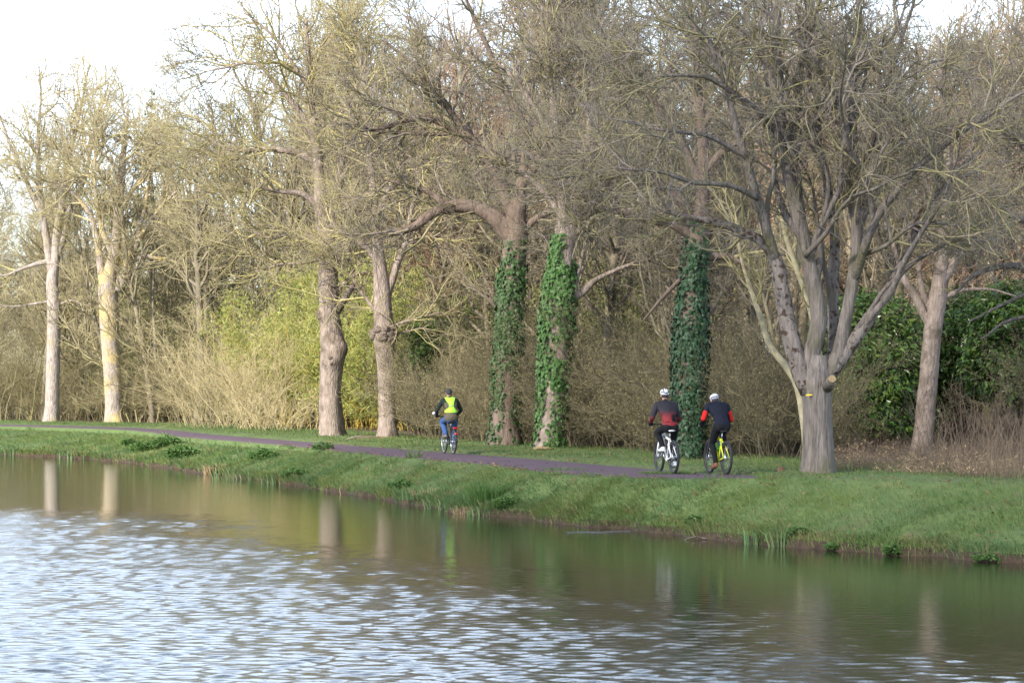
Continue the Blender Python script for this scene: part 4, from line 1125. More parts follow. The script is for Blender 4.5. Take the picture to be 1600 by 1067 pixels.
rng = np.random.default_rng(31)
def grass_pts(n, u0, u1, dfun, rng):
    u = rng.uniform(u0, u1, n)
    d = dfun(u, rng.random(n))
    return u, d, surf(u, d)
Llen = lambda u: np.linalg.norm(Wu(u) - Fu(u), axis=1)
uA, uB, uC, uD = U_ST[2] - 8, U_ST[6], U_ST[11], U_ST[13] + 4
g = Geo()
def mow(n, u0, u1, dfun, l0, l1, w, dry_amt):
    u, d, p = grass_pts(n, u0, u1, dfun, rng)
    px = 800 + FPX * p[:, 0] / p[:, 1]
    k = (px > -60) & (px < 1660)
    u, d, p = u[k], d[k], p[k]
    m_ = len(p)
    patch = snoise(p, 0.8) * .5 + snoise(p, 2.6) * .5
    ln = rng.uniform(l0, l1, m_) * np.clip(1 + .65 * patch, .35, 2.0) * np.clip(.3 + .7 * (np.abs(d - 1.65) - 1.65) / 1.1, .3, 1)
    comb = np.stack([-0.55 + .45 * snoise(p, .5), -0.35 + .45 * snoise(p + 40, .5), np.zeros(m_)], -1)
    lean = comb * rng.uniform(.4, 1.3, m_)[:, None] + rng.normal(0, .3, (m_, 3)) * np.array([1, 1, 0])
    dryp = np.clip(0.10 + .5 * snoise(p + 17, 1.1) * dry_amt, 0, 1)
    tone = np.where(rng.random(m_) < dryp * .55, rng.uniform(.5, 1, m_), rng.uniform(0, .22, m_) + .12 * np.clip(patch, 0, 1))
    blades(g, rng, p - np.array([0, 0, .015]), ln, np.full(m_, w) * rng.uniform(.6, 1.3, m_), lean, tone)
bank_d = lambda u, t: (PATHW + .08) + (Llen(u) - .10 - PATHW) * t ** .9
mow(58000, uB, uD, bank_d, .06, .14, .013, 1.0)
mow(40000, uA, uB, bank_d, .08, .17, .022, 1.0)
mow(30000, uB, uD, lambda u, t: -8.0 * t ** 1.1 - .02, .05, .13, .014, .8)
mow(22000, uA, uB, lambda u, t: -8.5 * t - .02, .06, .14, .022, .8)
mow(9000, uB, uD, lambda u, t: (PATHW - .10) + .25 * t, .04, .10, .013, 1.4)
mow(9000, uB, uD, lambda u, t: -.12 + .2 * t, .04, .09, .013, 1.4)
# ragged fringe hanging over the water's edge
mow(17000, uB, uD, lambda u, t: Llen(u) + .0 - .36 * t ** .9, .05, .17, .014, 2.6)
mow(10000, uA, uB, lambda u, t: Llen(u) + .0 - .5 * t ** .9, .07, .2, .024, 2.6)
# taller tussocks dotted about, and uneven reedy growth along the waterline
def tufts(n, u0, u1, dfun, nb, l0, l1, w, rad, dry):
    u, d, p = grass_pts(n, u0, u1, dfun, rng)
    sz = rng.uniform(.5, 1.3, n)
    c = np.repeat(p, nb, 0); s_ = np.repeat(sz, nb)
    m_ = n * nb
    a = rng.uniform(0, 6.28, m_); r = rad * s_ * np.sqrt(rng.random(m_))
    c = c + np.stack([np.cos(a) * r, np.sin(a) * r, np.full(m_, -.02)], -1)
    lean = np.stack([np.cos(a), np.sin(a), a * 0], -1) * rng.uniform(.2, 1.0, m_)[:, None] + np.array([-.3, -.2, 0])
    blades(g, rng, c, rng.uniform(l0, l1, m_) * s_, np.full(m_, w), lean, np.repeat(np.where(rng.random(n) < dry, rng.uniform(.5, 1, n), rng.uniform(0, .15, n)), nb))
tufts(420, uB, uD, bank_d, 16, .12, .24, .012, .13, .12)
tufts(420, uA, uB, bank_d, 14, .14, .30, .02, .2, .12)
tufts(240, uB, uD, lambda u, t: Llen(u) - .02 - .22 * t, 12, .12, .34, .012, .10, .4)
tufts(260, uA, uB, lambda u, t: Llen(u) - .02 - .3 * t, 12, .14, .42, .02, .14, .4)
tag(link('grass', g.mesh('grass', smooth=False), mat=M['grass']), 'combed green grass on the bank and the verges of the path', kind='stuff')

gl = Geo()
for (n_, u0, u1, df) in ((900, uB, uD, bank_d), (420, uB, uD, lambda u, t: -.3 + .4 * t), (420, uB, uD, lambda u, t: PATHW - .12 + .4 * t), (900, uB, uD, lambda u, t: -7.5 * t), (70, uB, uD, lambda u, t: .2 + 2.9 * t)):
    u, d, p = grass_pts(n_, u0, u1, df, rng)
    onp = ((d > 0) & (d < PATHW))
    p[:, 2] += np.where(onp, .045, .05)
    leaves(gl, rng, p, rng.normal(size=(n_, 3)) * np.array([1, 1, .15]), nrm(rng.normal(0, .25, (n_, 3)) + np.array([0, 0, 1])), rng.uniform(.04, .10, n_), .6)
M['dead_leaf'] = mat('dead_leaf', (0.16, 0.095, 0.045), (0.30, 0.2, 0.10), 5, .9, tone=(0.10, 0.06, 0.03), tone_amt=.8)
tag(link('fallen_leaves', gl.mesh('fallen_leaves', smooth=False), mat=M['dead_leaf']), 'brown fallen leaves strewn on the bank, the verge and the path edges', kind='stuff')

# screen-to-bank lookup used once, to set plants on the ground where they grow
_uu, _tt = np.meshgrid(np.linspace(uA, uD, 900), np.linspace(0, 1, 60), indexing='ij')
_uu, _tt = _uu.ravel(), _tt.ravel()
_dd = -6 + (Llen(_uu) + 6 + .0) * _tt
_pp = surf(_uu, _dd)
_sx = 800 + FPX * _pp[:, 0] / _pp[:, 1]; _sy = HORIZ + FPX * (HCAM - _pp[:, 2]) / _pp[:, 1]
def on_bank(px, py):
    return _pp[np.argmin((_sx - px) ** 2 + (_sy - py) ** 2)]

def rosette(name, label, cat, px, py, n, ln, asp, mt, spread, group=None, seed=0, lift=.5, w=.3, at=None):
    rng = np.random.default_rng(seed)
    n, ln, spread = n * 4, ln * .45, spread * .62
    p = on_bank(px, py) if at is None else np.array(at, float)
    a = rng.uniform(0, 6.28, n)
    r = spread * np.sqrt(rng.random(n))
    c = np.stack([np.cos(a) * r, np.sin(a) * r * .7, .03 + w * rng.random(n) * (1 - .5 * r / spread)], -1)
    al = np.stack([np.cos(a) * .6, np.sin(a) * .6, np.full(n, lift) + rng.normal(0, .5, n)], -1) + rng.normal(0, .5, (n, 3))
    N = nrm(np.stack([-np.cos(a) * .3, -np.sin(a) * .3 - .4, np.ones(n) * .8], -1) + rng.normal(0, .25, (n, 3)))
    g = Geo(); leaves(g, rng, c, al, N, ln * rng.uniform(.6, 1.3, n), asp, fold=.2)
    o = link(name, g.mesh(name, smooth=False), None, tuple(p), mt)
    tag(o, label, cat, group)
    return o
DK = 'leafy weeds on the bank'
for i, (px, py, n, ln, sp, w, lab) in enumerate([
    (225, 705, 130, .34, .85, .4, 'bright leafy weed clump on the bank below the leftmost trunks'),
    (262, 700, 170, .36, 1.0, .5, 'broad green weed clump, upper of the pair left of the tussock'),
    (285, 715, 190, .36, 1.0, .5, 'dense green weed clump at the water, lower of the pair left of the tussock'),
    (200, 697, 60, .3, .5, .3, 'small green weed high on the bank left of the weed pair'),
    (410, 718, 150, .3, .8, .35, 'lone weed clump halfway up the bank below the straw-coloured brush'),
    (345, 738, 80, .3, .5, .25, 'low weeds at the waterline beside the brown tussock'),
    (505, 704, 60, .25, .55, .25, 'low weed on the rim of the bank right beside the path'),
    (460, 745, 90, .25, .6, .25, 'low leafy weed above the dark gap in the bank edge'),
    (628, 766, 110, .24, .55, .28, 'leafy weed near the water below the trunk with the burr ring'),
    (795, 790, 150, .2, .5, .25, 'dark green weed bush beside the rushes'),
    (1083, 828, 60, .22, .28, .22, 'dark leafy weed behind the drowned branch'),
    (1250, 845, 70, .22, .30, .15, 'dark fern-like weed at the water, right of the iris blades'),
    (1298, 855, 50, .16, .24, .13, 'small dark weed at the water, further right than the iris'),
    (1545, 872, 55, .17, .4, .12, 'leafy weed at the water near the right edge'),
    (1400, 862, 60, .18, .3, .2, 'low leaves at the water below the clearing')]):
    rosette('weed', lab, 'plant', px, py, n, ln, .42, M['dock'], sp, DK, 500 + i, w=w)

def strap(name, label, cat, px, py, n, h, spread, mt, group, seed, w=.022, lean=.25, tone=None, at=None):
    rng = np.random.default_rng(seed)
    p = on_bank(px, py) if at is None else np.array(at, float)
    a = rng.uniform(0, 6.28, n); r = spread * np.sqrt(rng.random(n))
    pos = np.stack([np.cos(a) * r * 1.4, np.sin(a) * r * .5, np.full(n, -.06)], -1)
    g = Geo()
    ln = h * rng.uniform(.55, 1.15, n)
    le = np.stack([np.cos(a), np.sin(a), np.zeros(n)], -1) * rng.uniform(0, 2 * lean, n)[:, None] + rng.normal(0, .08, (n, 3)) * np.array([1, 1, 0])
    blades(g, rng, pos, ln, np.full(n, w), le, rng.random(n) if tone is None else rng.uniform(*tone, n))
    o = link(name, g.mesh(name, smooth=False), None, tuple(p), mt)
    tag(o, label, cat, group, 'stuff' if spread > .5 else None)
IR = 'iris blades at the waterline'
for i, (px, py, n, h, sp, w, lab) in enumerate([
    (1188, 846, 26, .52, .22, .030, 'pale iris blades at the waterline, left of the pair below the largest tree'),
    (1218, 850, 18, .56, .14, .030, 'pale iris blades at the waterline, right of the pair below the largest tree'),
    (1168, 846, 10, .3, .1, .026, 'short yellowish iris shoots just left of the iris pair'),
    (395, 748, 60, .5, .9, .034, 'broad stand of pale iris right of the brown tussock'),
    (440, 752, 40, .42, .6, .034, 'thin stand of iris before the dark gap in the bank'),
    (125, 715, 40, .5, .7, .04, 'iris blades at the waterline below the second trunk from the left'),
    (20, 712, 30, .6, .6, .04, 'iris blades at the waterline at the left edge'),
    (660, 782, 30, .45, .35, .028, 'iris shoots at the waterline below the yellow-vested rider'),
    (700, 790, 34, .45, .4, .028, 'iris shoots left of the rushes'),
    (753, 800, 20, .35, .25, .026, 'iris shoots in front of the rushes')]):
    strap('iris', lab, 'plant', px, py, n, h, sp, M['iris'], IR, 540 + i, w)
strap('rush_tussock', 'round dark green tussock of rushes at the waterline', 'plant', 762, 785, 420, .62, .28, M['dock'], None, 560, .012, .45)
strap('tussock', 'brown withered tussock at the waterline on the left', 'plant', 343, 742, 260, .5, .35, M['dry'], None, 561, .02, .5)
strap('dry_tussock', 'withered brown grass hanging at the waterline left of the rushes', 'plant', 738, 800, 160, .32, .25, M['dry'], None, 562, .014, .6)
strap('dry_tussock', 'withered grass at a bite in the bank below the yellow-vested rider', 'plant', 668, 775, 90, .28, .3, M['dry'], None, 563, .014, .6)
strap('grass_tuft', 'low thick tuft of grass in front of the white bicycle', 'grass tuft', 1042, 743, 900, .20, .42, M['grass'], None, 564, .014, .5, (0, .15))
strap('grass_tuft', 'tuft of grass on the rim of the bank left of the riders in helmets', 'grass tuft', 880, 735, 420, .17, .35, M['grass'], None, 565, .014, .5, (0, .15))
strap('grass_tuft', 'lone spiky grass tuft at the path edge below the trunk with the burr ring', 'grass tuft', 648, 716, 90, .36, .15, M['grass'], None, 566, .014, .3, (0, .15))

# drowned branch, stick, log, mole hills
def twiggy(name, label, cat, lines, m, rr, D=None):
    g = Geo(); base = None
    for pts in lines:
        q = np.array(pts, float)
        if base is None: base = q[0, :3].copy()
        c = smooth_poly(q, 14)
        add_tubes(g, c[:, :3], np.linspace(rr, rr * .35, 14), 6)
    o = link(name, g.mesh(name, base), None, tuple(base), m)
    return tag(o, label, cat)
def wz(px, py, z=0.0):
    D = FPX * (HCAM - z) / (py - HORIZ)
    return np.array([(px - 800) / FPX * D, D, z])
def up(px, py, D): return P3(px, py, D)
D_ = wz(1140, 843)[1]
twiggy('drowned_branch', 'grey dead branch lying half in the water at the bank', 'branch',
       [[up(1150, 842, D_), up(1120, 843, D_), up(1103, 841, D_), up(1090, 838, D_), up(1074, 841, D_ - .1), up(1064, 848, D_ - .2)],
        [up(1150, 845, D_), up(1130, 834, D_ + .1), up(1118, 822, D_ + .3), up(1110, 816, D_ + .5)], [up(1136, 843, D_), up(1131, 836, D_), up(1138, 848, D_ - .2)], [up(1090, 846, D_ - .2), up(1120, 846, D_ - .15), up(1150, 844, D_)]], M['bark_mid'], .014)
D_ = wz(775, 803)[1]
twiggy('stick', 'thin pale stick leaning over the water right of the rushes', 'stick', [[up(772, 797, D_), up(800, 803, D_ - .1), up(826, 805, D_ - .15)]], M['straw_bark'], .015)
D_ = wz(531, 772)[1]
twiggy('stick', 'short upright dead stalk standing in the water below the burred stout trunk', 'stick', [[up(533, 774, D_), up(531, 765, D_), up(532, 757, D_)]], M['dry'], .018)
D_ = 96.0
c = P3(555, 690, D_); c[2] = ground_z(c[0], c[1])[0]
twiggy('dead_branch', 'fallen dead branch on the verge right of the burred stout trunk', 'branch', [[c + (-.3, 0, .03), c + (.1, 0, .14), c + (.5, 0, .06)], [c + (.1, 0, .12), c + (.3, .1, .22)]], M['bark_mid'], .022)
x, y = P3(848, 706, 79.2)[:2]; z = ground_z(x, y)[0]
g = Geo(); polybar(g, [(-.26, 0, .04), (-.12, .03, .065), (.06, .0, .055), (.16, .02, .06), (.32, .06, .03)], [.035, .05, .042, .04, .02], 7)
bar(g, (-.05, 0, .07), (.02, .02, .16), .025, .012)
tag(link('log', g.mesh('log'), None, (x, y, z), M['cutwood']), 'short pale split log at the foot of the bright ivy trunk', 'log')
def mound(px, py, D, r, h, label, m, group=None):
    x, y = P3(px, py, D)[:2]; z = ground_z(x, y)[0]
    th = np.linspace(0, 2 * np.pi, 19)[:-1]; rr = np.linspace(1, 0, 7)
    V = np.array([[(math.cos(t) * r * q, math.sin(t) * r * q * .8, -.03 + (h + .03) * (1 - q ** 1.6)) for t in th] for q in rr])
    V[:-1, :, 2] += snoise(V[:-1] + px, 9) * .025; V[:-1, :, :2] *= (1 + .15 * snoise(V[:-1] + px, 6))[..., None]
    idx = np.arange(V.shape[0] * V.shape[1]).reshape(V.shape[:2])
    Q = np.stack([idx[:-1], np.roll(idx, -1, 1)[:-1], np.roll(idx, -1, 1)[1:], idx[1:]], -1).reshape(-1, 4)
    g = Geo(); g.add(V.reshape(-1, 3), Q)
    tag(link('mole_hill', g.mesh('mole_hill'), None, (x, y, z), m), label, 'mole hill', group)
M['red_earth'] = mat('red_earth', (0.12, 0.06, 0.04), (0.2, 0.11, 0.075), 12, .95, .02)
mound(1220, 738, 58.5, .14, .10, 'small mound of red earth in the grass left of the largest trunk', M['red_earth'])
mound(575, 690, 97, .65, .10, 'flat mound of bare earth on the verge between the two burred trunks', M['litter'])
# thin bright ripple line of scum by the bank
for i, (a_, b_, w_, lab) in enumerate([((885, 832), (985, 830), .018, 'long thin streak of scum on the calm water')]):
    p, q = wz(*a_), wz(*b_)
    t = np.linspace(0, 1, 30)
    line = p[None] * (1 - t[:, None]) + q[None] * t[:, None]
    wv = w_ * np.sin(np.pi * t) ** .6 * (1 + .5 * np.sin(t * 37 + i)) + .012
    line[:, 1] += .1 * np.sin(t * 9 + i)
    V = np.stack([line + np.stack([0 * t, -wv, 0 * t + .004], -1), line + np.stack([0 * t, wv * .2, 0 * t + .012], -1), line + np.stack([0 * t, wv, 0 * t + .004], -1)], 1)
    idx = np.arange(90).reshape(30, 3)
    g = Geo(); g.add(V.reshape(-1, 3), np.stack([idx[:-1, :-1], idx[1:, :-1], idx[1:, 1:], idx[:-1, 1:]], -1).reshape(-1, 4))
    tag(link('scum_streak', g.mesh('scum_streak'), mat=M['foam']), lab, 'scum', None, 'stuff')

# ------------------------------------------------------------------ bicycles
def flat(name, c, rough=.5, metal=0.0, spec=.4, c2=None, scale=30):
    return mat(name, c, c2 or tuple(x * .85 for x in c), scale, rough, metal=metal, spec=spec)
M['tyre'] = flat('tyre', (.022, .022, .024), .8)
M['rim'] = flat('rim', (.03, .03, .033), .4)
M['steel'] = flat('steel', (.55, .56, .58), .3, .9)
M['black'] = flat('black', (.018, .018, .02), .5)
M['white_paint'] = flat('white_paint', (.78, .78, .77), .35)
M['lime_paint'] = flat('lime_paint', (.62, .70, .02), .4)
M['green_paint'] = flat('green_paint', (.15, .55, .06), .4)
M['blue_paint'] = flat('blue_paint', (.04, .10, .22), .4)
M['red_lens'] = flat('red_lens', (.55, .015, .012), .25)
M['navy_frame'] = flat('navy_frame', (.02, .03, .05), .35)
M['mirror'] = flat('mirror', (.8, .8, .82), .2)

def ring(g, c, Rr, r, n=36, s=8, arc=(0, 2 * math.pi)):
    """tyre-like ring (or arc) in the y-z plane about c"""
    t = np.linspace(arc[0], arc[1], n + 1)
    closed = abs(arc[1] - arc[0] - 2 * math.pi) < 1e-6
    if closed: t = t[:-1]
    th = np.linspace(0, 2 * np.pi, s + 1)[:-1]
    rad = np.array([math.cos(x) for x in t]), np.array([math.sin(x) for x in t])
    V = np.zeros((len(t), s, 3))
    V[:, :, 0] = c[0] + r * np.sin(th)[None]
    V[:, :, 1] = c[1] + (Rr + r * np.cos(th)[None]) * rad[0][:, None]
    V[:, :, 2] = c[2] + (Rr + r * np.cos(th)[None]) * rad[1][:, None]
    idx = np.arange(len(t) * s).reshape(len(t), s)
    if closed: A, D_ = idx, np.roll(idx, -1, 0)
    else: A, D_ = idx[:-1], idx[1:]
    g.add(V.reshape(-1, 3), np.stack([A, np.roll(A, -1, 1), np.roll(D_, -1, 1), D_], -1).reshape(-1, 4))

def wheel(root, y, Rr, tr, rim_m, disc=False):
    g = Geo(); c = (0, y, Rr)
    ring(g, c, Rr - tr * 1.9, tr * .55)
    w = link('wheel', g.mesh('wheel'), root, mat=rim_m)
    g = Geo(); ring(g, c, Rr - tr, tr); link('tyre', g.mesh('tyre'), w, mat=M['tyre'])
    g = Geo(); bar(g, (-.05, y, Rr), (.05, y, Rr), .022, sides=10); bar(g, (-.035, y, Rr), (-.030, y, Rr), .035, sides=12); bar(g, (.035, y, Rr), (.030, y, Rr), .035, sides=12)
    link('hub', g.mesh('hub'), w, mat=M['steel'])
    g = Geo()
    for k in range(24):
        a = k / 24 * 6.2832; s = .032 if k % 2 else -.032; a2 = a + (.35 if k % 4 < 2 else -.35)
        bar(g, (s, y + .02 * math.cos(a2), Rr + .02 * math.sin(a2)), (0, y + (Rr - tr * 2) * math.cos(a), Rr + (Rr - tr * 2) * math.sin(a)), .0016, sides=3)
    link('spokes', g.mesh('spokes'), w, mat=M['steel'])
    if disc:
        g = Geo(); bar(g, (-.048, y, Rr), (-.044, y, Rr), .085, sides=20); link('brake_disc', g.mesh('brake_disc'), w, mat=M['steel'])
    return w

def bicycle(label, loc, rz, kind):
    root = tag(empty('bicycle', loc, rz), label, 'bicycle')
    city = kind == 'city'
    Rr, tr = (.345, .022) if city else (.355, .030)
    yr, yf = -.53, .54
    bb = (0, -.09, .29); seat_t = (0, -.26, .86); head_t = (0, .30, .94); head_b = (0, .35, .74)
    fm = {'city': M['navy_frame'], 'white': M['white_paint'], 'lime': M['lime_paint']}[kind]
    wheel(root, yr, Rr, tr, M['steel'] if city else M['rim'], not city); wheel(root, yf, Rr, tr, M['steel'] if city else M['rim'], not city)
    g = Geo(); r = .018 if city else .025
    polybar(g, [head_b, (0, .15, .52), bb], [r * 1.15, r * 1.2, r * 1.1], 10)
    polybar(g, [(0, .31, .90), (0, .02, .80 if city else .76), (0, -.225, .70)], [r, r * .95, r * .85], 10)
    bar(g, bb, (seat_t[0], seat_t[1] + .035, .74), r * .9, sides=10)
    bar(g, head_t, head_b, r * 1.2, sides=12); bar(g, (-.045, bb[1], bb[2]), (.045, bb[1], bb[2]), .032, sides=12)
    for s in (-1, 1):
        polybar(g, [(s * .02, bb[1], bb[2]), (s * .05, -.3, .31), (s * .065, yr, Rr)], [.014, .013, .011], 7)
        polybar(g, [(s * .015, -.225, .70), (s * .05, -.36, .56), (s * .065, yr, Rr)], [.013, .012, .010], 7)
    link('frame', g.mesh('frame'), root, mat=fm)
    if kind == 'white':
        g = Geo(); polybar(g, [(0, -.18, .60), (0, -.02, .60), (0, .08, .66)], [.028, .03, .022], 10); link('shock', g.mesh('shock'), root, mat=M['black'])
        g = Geo(); polybar(g, [(.0, -.12, .40), (.0, -.23, .52), (0, -.17, .62)], [.03, .034, .03], 8); link('rocker', g.mesh('rocker'), root, mat=M['white_paint'])
    if kind == 'lime':
        g = Geo(); bar(g, (0, .02, .50), (0, .11, .62), .036, sides=12); bar(g, (0, .11, .62), (0, .125, .645), .018, sides=10); link('water_bottle', g.mesh('water_bottle'), root, mat=M['green_paint'])
        g = Geo(); bar(g, (0, -.2, .60), (0, -.18, .70), .04, .03, sides=10); link('tool_pouch', g.mesh('tool_pouch'), root, mat=M['blue_paint'])
    g = Geo()
    for s in (-1, 1):
        polybar(g, [(s * .052, .37, .70), (s * .058, .45, .52), (s * .058, yf, Rr)], [.018 if not city else .013] * 3, 9)
    bar(g, (-.065, .365, .715), (.065, .365, .715), .022, sides=8); bar(g, head_b, (0, .365, .70), .02, sides=8)
    link('fork', g.mesh('fork'), root, mat=M['white_paint'] if kind == 'white' else (M['steel'] if city else M['black']))
    g = Geo(); bz = 1.03
    bar(g, head_t, (0, .29, bz - .01), .017, sides=8); bar(g, (0, .29, bz - .01), (0, .34, bz), .018, sides=8)
    polybar(g, [(-.32, .285, bz), (-.18, .315, bz), (0, .34, bz), (.18, .315, bz), (.32, .285, bz)], .0125, 8)
    hb = link('handlebar', g.mesh('handlebar'), root, mat=M['black'])
    for s in (-1, 1):
        g = Geo(); bar(g, (s * .33, .283, bz), (s * .20, .306, bz), .0165, sides=10); link('grip', g.mesh('grip'), hb, mat=M['black'])
        g = Geo(); polybar(g, [(s * .19, .33, bz - .01), (s * .24, .355, bz - .02), (s * .31, .355, bz - .03)], .006, 6); link('brake_lever', g.mesh('brake_lever'), hb, mat=M['steel'])
    g = Geo(); bar(g, (0, -.225, .70), (0, -.265, .89), .0135, sides=8); link('seat_post', g.mesh('seat_post'), root, mat=M['steel'])
    # saddle: lofted wedge
    g = Geo(); secs = [(-.40, .072, .915, .03), (-.36, .078, .922, .04), (-.28, .060, .918, .04), (-.20, .032, .915, .035), (-.12, .022, .912, .03), (-.10, .012, .905, .02)]
    V = np.array([[(w_ * math.cos(a), y, z - h_ * .5 + h_ * .5 * math.sin(a) * (1 if math.sin(a) > 0 else 1.0)) for a in np.linspace(0, 2 * np.pi, 13)[:-1]] for y, w_, z, h_ in secs])
    idx = np.arange(72).reshape(6, 12)
    g.add(V.reshape(-1, 3), np.stack([idx[:-1], np.roll(idx, -1, 1)[:-1], np.roll(idx, -1, 1)[1:], idx[1:]], -1).reshape(-1, 4), [(0, i + 1, i) for i in range(1, 11)] + [(60, 60 + i, 61 + i) for i in range(1, 11)])
    link('saddle', g.mesh('saddle'), root, mat=M['white_paint'] if kind == 'white' else M['black'])
    # cranks, chainring, pedals: the left pedal up for city/white, down for lime
    ang = {'city': (.45, .80), 'white': (.30, .95), 'lime': (-.15, -1.0)}[kind]   # left crank direction (y, z)
    v = np.array(ang) / np.linalg.norm(ang) * .17
    g = Geo()
    bar(g, (-.07, bb[1], bb[2]), (-.085, bb[1] + v[0], bb[2] + v[1]), .011, sides=8); bar(g, (.07, bb[1], bb[2]), (.085, bb[1] - v[0], bb[2] - v[1]), .011, sides=8)
    bar(g, (.045, bb[1], bb[2]), (.050, bb[1], bb[2]), .085, sides=22)
    cr = link('crank', g.mesh('crank'), root, mat=M['steel'])
    ped = []
    for s in (-1, 1):
        q = (s * .135, bb[1] - s * v[0], bb[2] - s * v[1]); ped.append(q)
        g = Geo(); g2 = [(q[0] + a, q[1] + b_, q[2] + c_) for c_ in (-.011, .011) for b_ in (-.045, .045) for a in (-.045, .045)]
        g.add(g2, [(0, 2, 3, 1), (4, 5, 7, 6), (0, 1, 5, 4), (2, 6, 7, 3), (0, 4, 6, 2), (1, 3, 7, 5)])
        link('pedal', g.mesh('pedal', smooth=False), cr, mat=M['black'])
    g = Geo()
    for zz in (.075, -.075):
        bar(g, (.047, bb[1], bb[2] + zz), (.047, yr, Rr + zz * .45), .005, sides=4)
    link('chain', g.mesh('chain'), root, mat=M['black'])
    if city:
        for y in (yr, yf):
            g = Geo(); t = np.linspace(.15 if y < 0 else .35, 2.7 if y < 0 else 2.5, 20)
            if y < 0: t = np.pi - t + .25
            V = np.array([[(x_, y + (Rr + .018 - (abs(x_) > .02) * .008) * math.cos(a), Rr + (Rr + .018 - (abs(x_) > .02) * .008) * math.sin(a)) for x_ in (-.03, -.012, .012, .03)] for a in t])
            idx = np.arange(80).reshape(20, 4)
            g.add(V.reshape(-1, 3), np.stack([idx[:-1, :-1], idx[1:, :-1], idx[1:, 1:], idx[:-1, 1:]], -1).reshape(-1, 4))
            o = link('mudguard', g.mesh('mudguard'), root, mat=M['black'])
            sm = o.modifiers.new('thickness', 'SOLIDIFY'); sm.thickness = .003
        g = Geo()
        for s in (-1, 1):
            polybar(g, [(s * .06, -.22, .74), (s * .065, -.40, .745), (s * .06, -.72, .745)], .007, 6); bar(g, (s * .063, -.60, .745), (s * .068, yr, Rr), .006, sides=6)
        for y in (-.40, -.5, -.6, -.72): bar(g, (-.063, y, .745), (.063, y, .745), .006, sides=6)
        link('luggage_rack', g.mesh('luggage_rack'), root, mat=M['black'])
        for (z, w_, h_, nm) in ((.715, .058, .022, 'rear_light'), (.56, .026, .026, 'reflector')):
            yb = -.735 if nm == 'rear_light' else -.86
            g = Geo(); polybar(g, [(-w_, yb, z), (-w_ * .8, yb - .012, z), (w_ * .8, yb - .012, z), (w_, yb, z)], h_, 10); link(nm, g.mesh(nm), root, mat=M['red_lens'])
        g = Geo(); bar(g, (-.30, .285, 1.04), (-.34, .28, 1.10), .006, sides=6); polybar(g, [(-.36, .285, 1.115), (-.36, .265, 1.115)], .045, 12); link('mirror', g.mesh('mirror'), hb, mat=M['mirror'])
    return root, ped

# ------------------------------------------------------------------ riders
_ico = None
def _unit():
    global _ico
    if _ico is None:
        bm = bmesh.new(); bmesh.ops.create_icosphere(bm, subdivisions=2, radius=1); _ico = np.array([v.co[:] for v in bm.verts]); bm.free()
    return _ico
def body_mesh(name, prims, voxel, smooth_it=4, keep=None):
    """one continuous skin around tapered capsules ('c', p, r, q, r2) and ellipsoids ('e', c, radii, pitch)"""
    bm = bmesh.new()
    for p in prims:
        U = _unit()
        if p[0] == 'c':
            pts = np.concatenate([U * p[2] + np.array(p[1]), U * p[4] + np.array(p[3])])
        else:
            Rm = np.array(Matrix.Rotation(p[3] if len(p) > 3 else 0.0, 3, 'X'))
            pts = (U * np.array(p[2])) @ Rm.T + np.array(p[1])
        vs = [bm.verts.new(q) for q in pts]
        r = bmesh.ops.convex_hull(bm, input=vs, use_existing_faces=False)
        dead = [e for e in set(r['geom_interior']) | set(r['geom_unused']) if isinstance(e, bmesh.types.BMVert) and e.is_valid]
        bmesh.ops.delete(bm, geom=dead, context='VERTS')
    me = bpy.data.meshes.new(name); bm.to_mesh(me); bm.free()
    o = bpy.data.objects.new(name + '_tmp', me); COL.objects.link(o)
    rm = o.modifiers.new('r', 'REMESH'); rm.mode = 'VOXEL'; rm.voxel_size = voxel; rm.use_smooth_shade = True
    if smooth_it:
        s = o.modifiers.new('s', 'SMOOTH'); s.factor = .5; s.iterations = smooth_it
    dg = bpy.context.evaluated_depsgraph_get(); dg.update()
    out = bpy.data.meshes.new_from_object(o.evaluated_get(dg)); out.name = name
    bpy.data.objects.remove(o)
    bpy.data.meshes.remove(me)
    out.polygons.foreach_set('use_smooth', np.ones(len(out.polygons), bool))
    return out
def shell_from(me, name, pred, off):
    """panel lying just above the faces of me where pred(centre, normal) holds, with a turned-in rim"""
    nv = len(me.vertices)
    co = np.empty(nv * 3, np.float32); me.vertices.foreach_get('co', co); co = co.reshape(-1, 3)
    no = np.empty(nv * 3, np.float32); me.vertex_normals.foreach_get('vector', no); no = no.reshape(-1, 3)
    keep = pred(co)
    g = Geo(); fs = [tuple(p.vertices) for p in me.polygons if all(keep[v] for v in p.vertices)]
    use = sorted({v for f in fs for v in f}); mp_ = {v: i for i, v in enumerate(use)}
    V = co[use] + no[use] * off
    qs = [[mp_[v] for v in f] for f in fs if len(f) == 4]; ts = [[mp_[v] for v in f] for f in fs if len(f) == 3]
    g.add(V, qs or None, ts or None)
    out = g.mesh(name)
    return out
def ik(a, b_, l1, l2, pole):
    a, b_, pole = map(lambda v: np.array(v, float), (a, b_, pole))
    d = b_ - a; L = np.linalg.norm(d)
    L = min(L, (l1 + l2) * .998); dn = d / np.linalg.norm(d)
    x = (l1 * l1 - l2 * l2 + L * L) / (2 * L); h = math.sqrt(max(l1 * l1 - x * x, 0))
    p = pole - pole.dot(dn) * dn; p /= np.linalg.norm(p)
    return a + dn * x + p * h

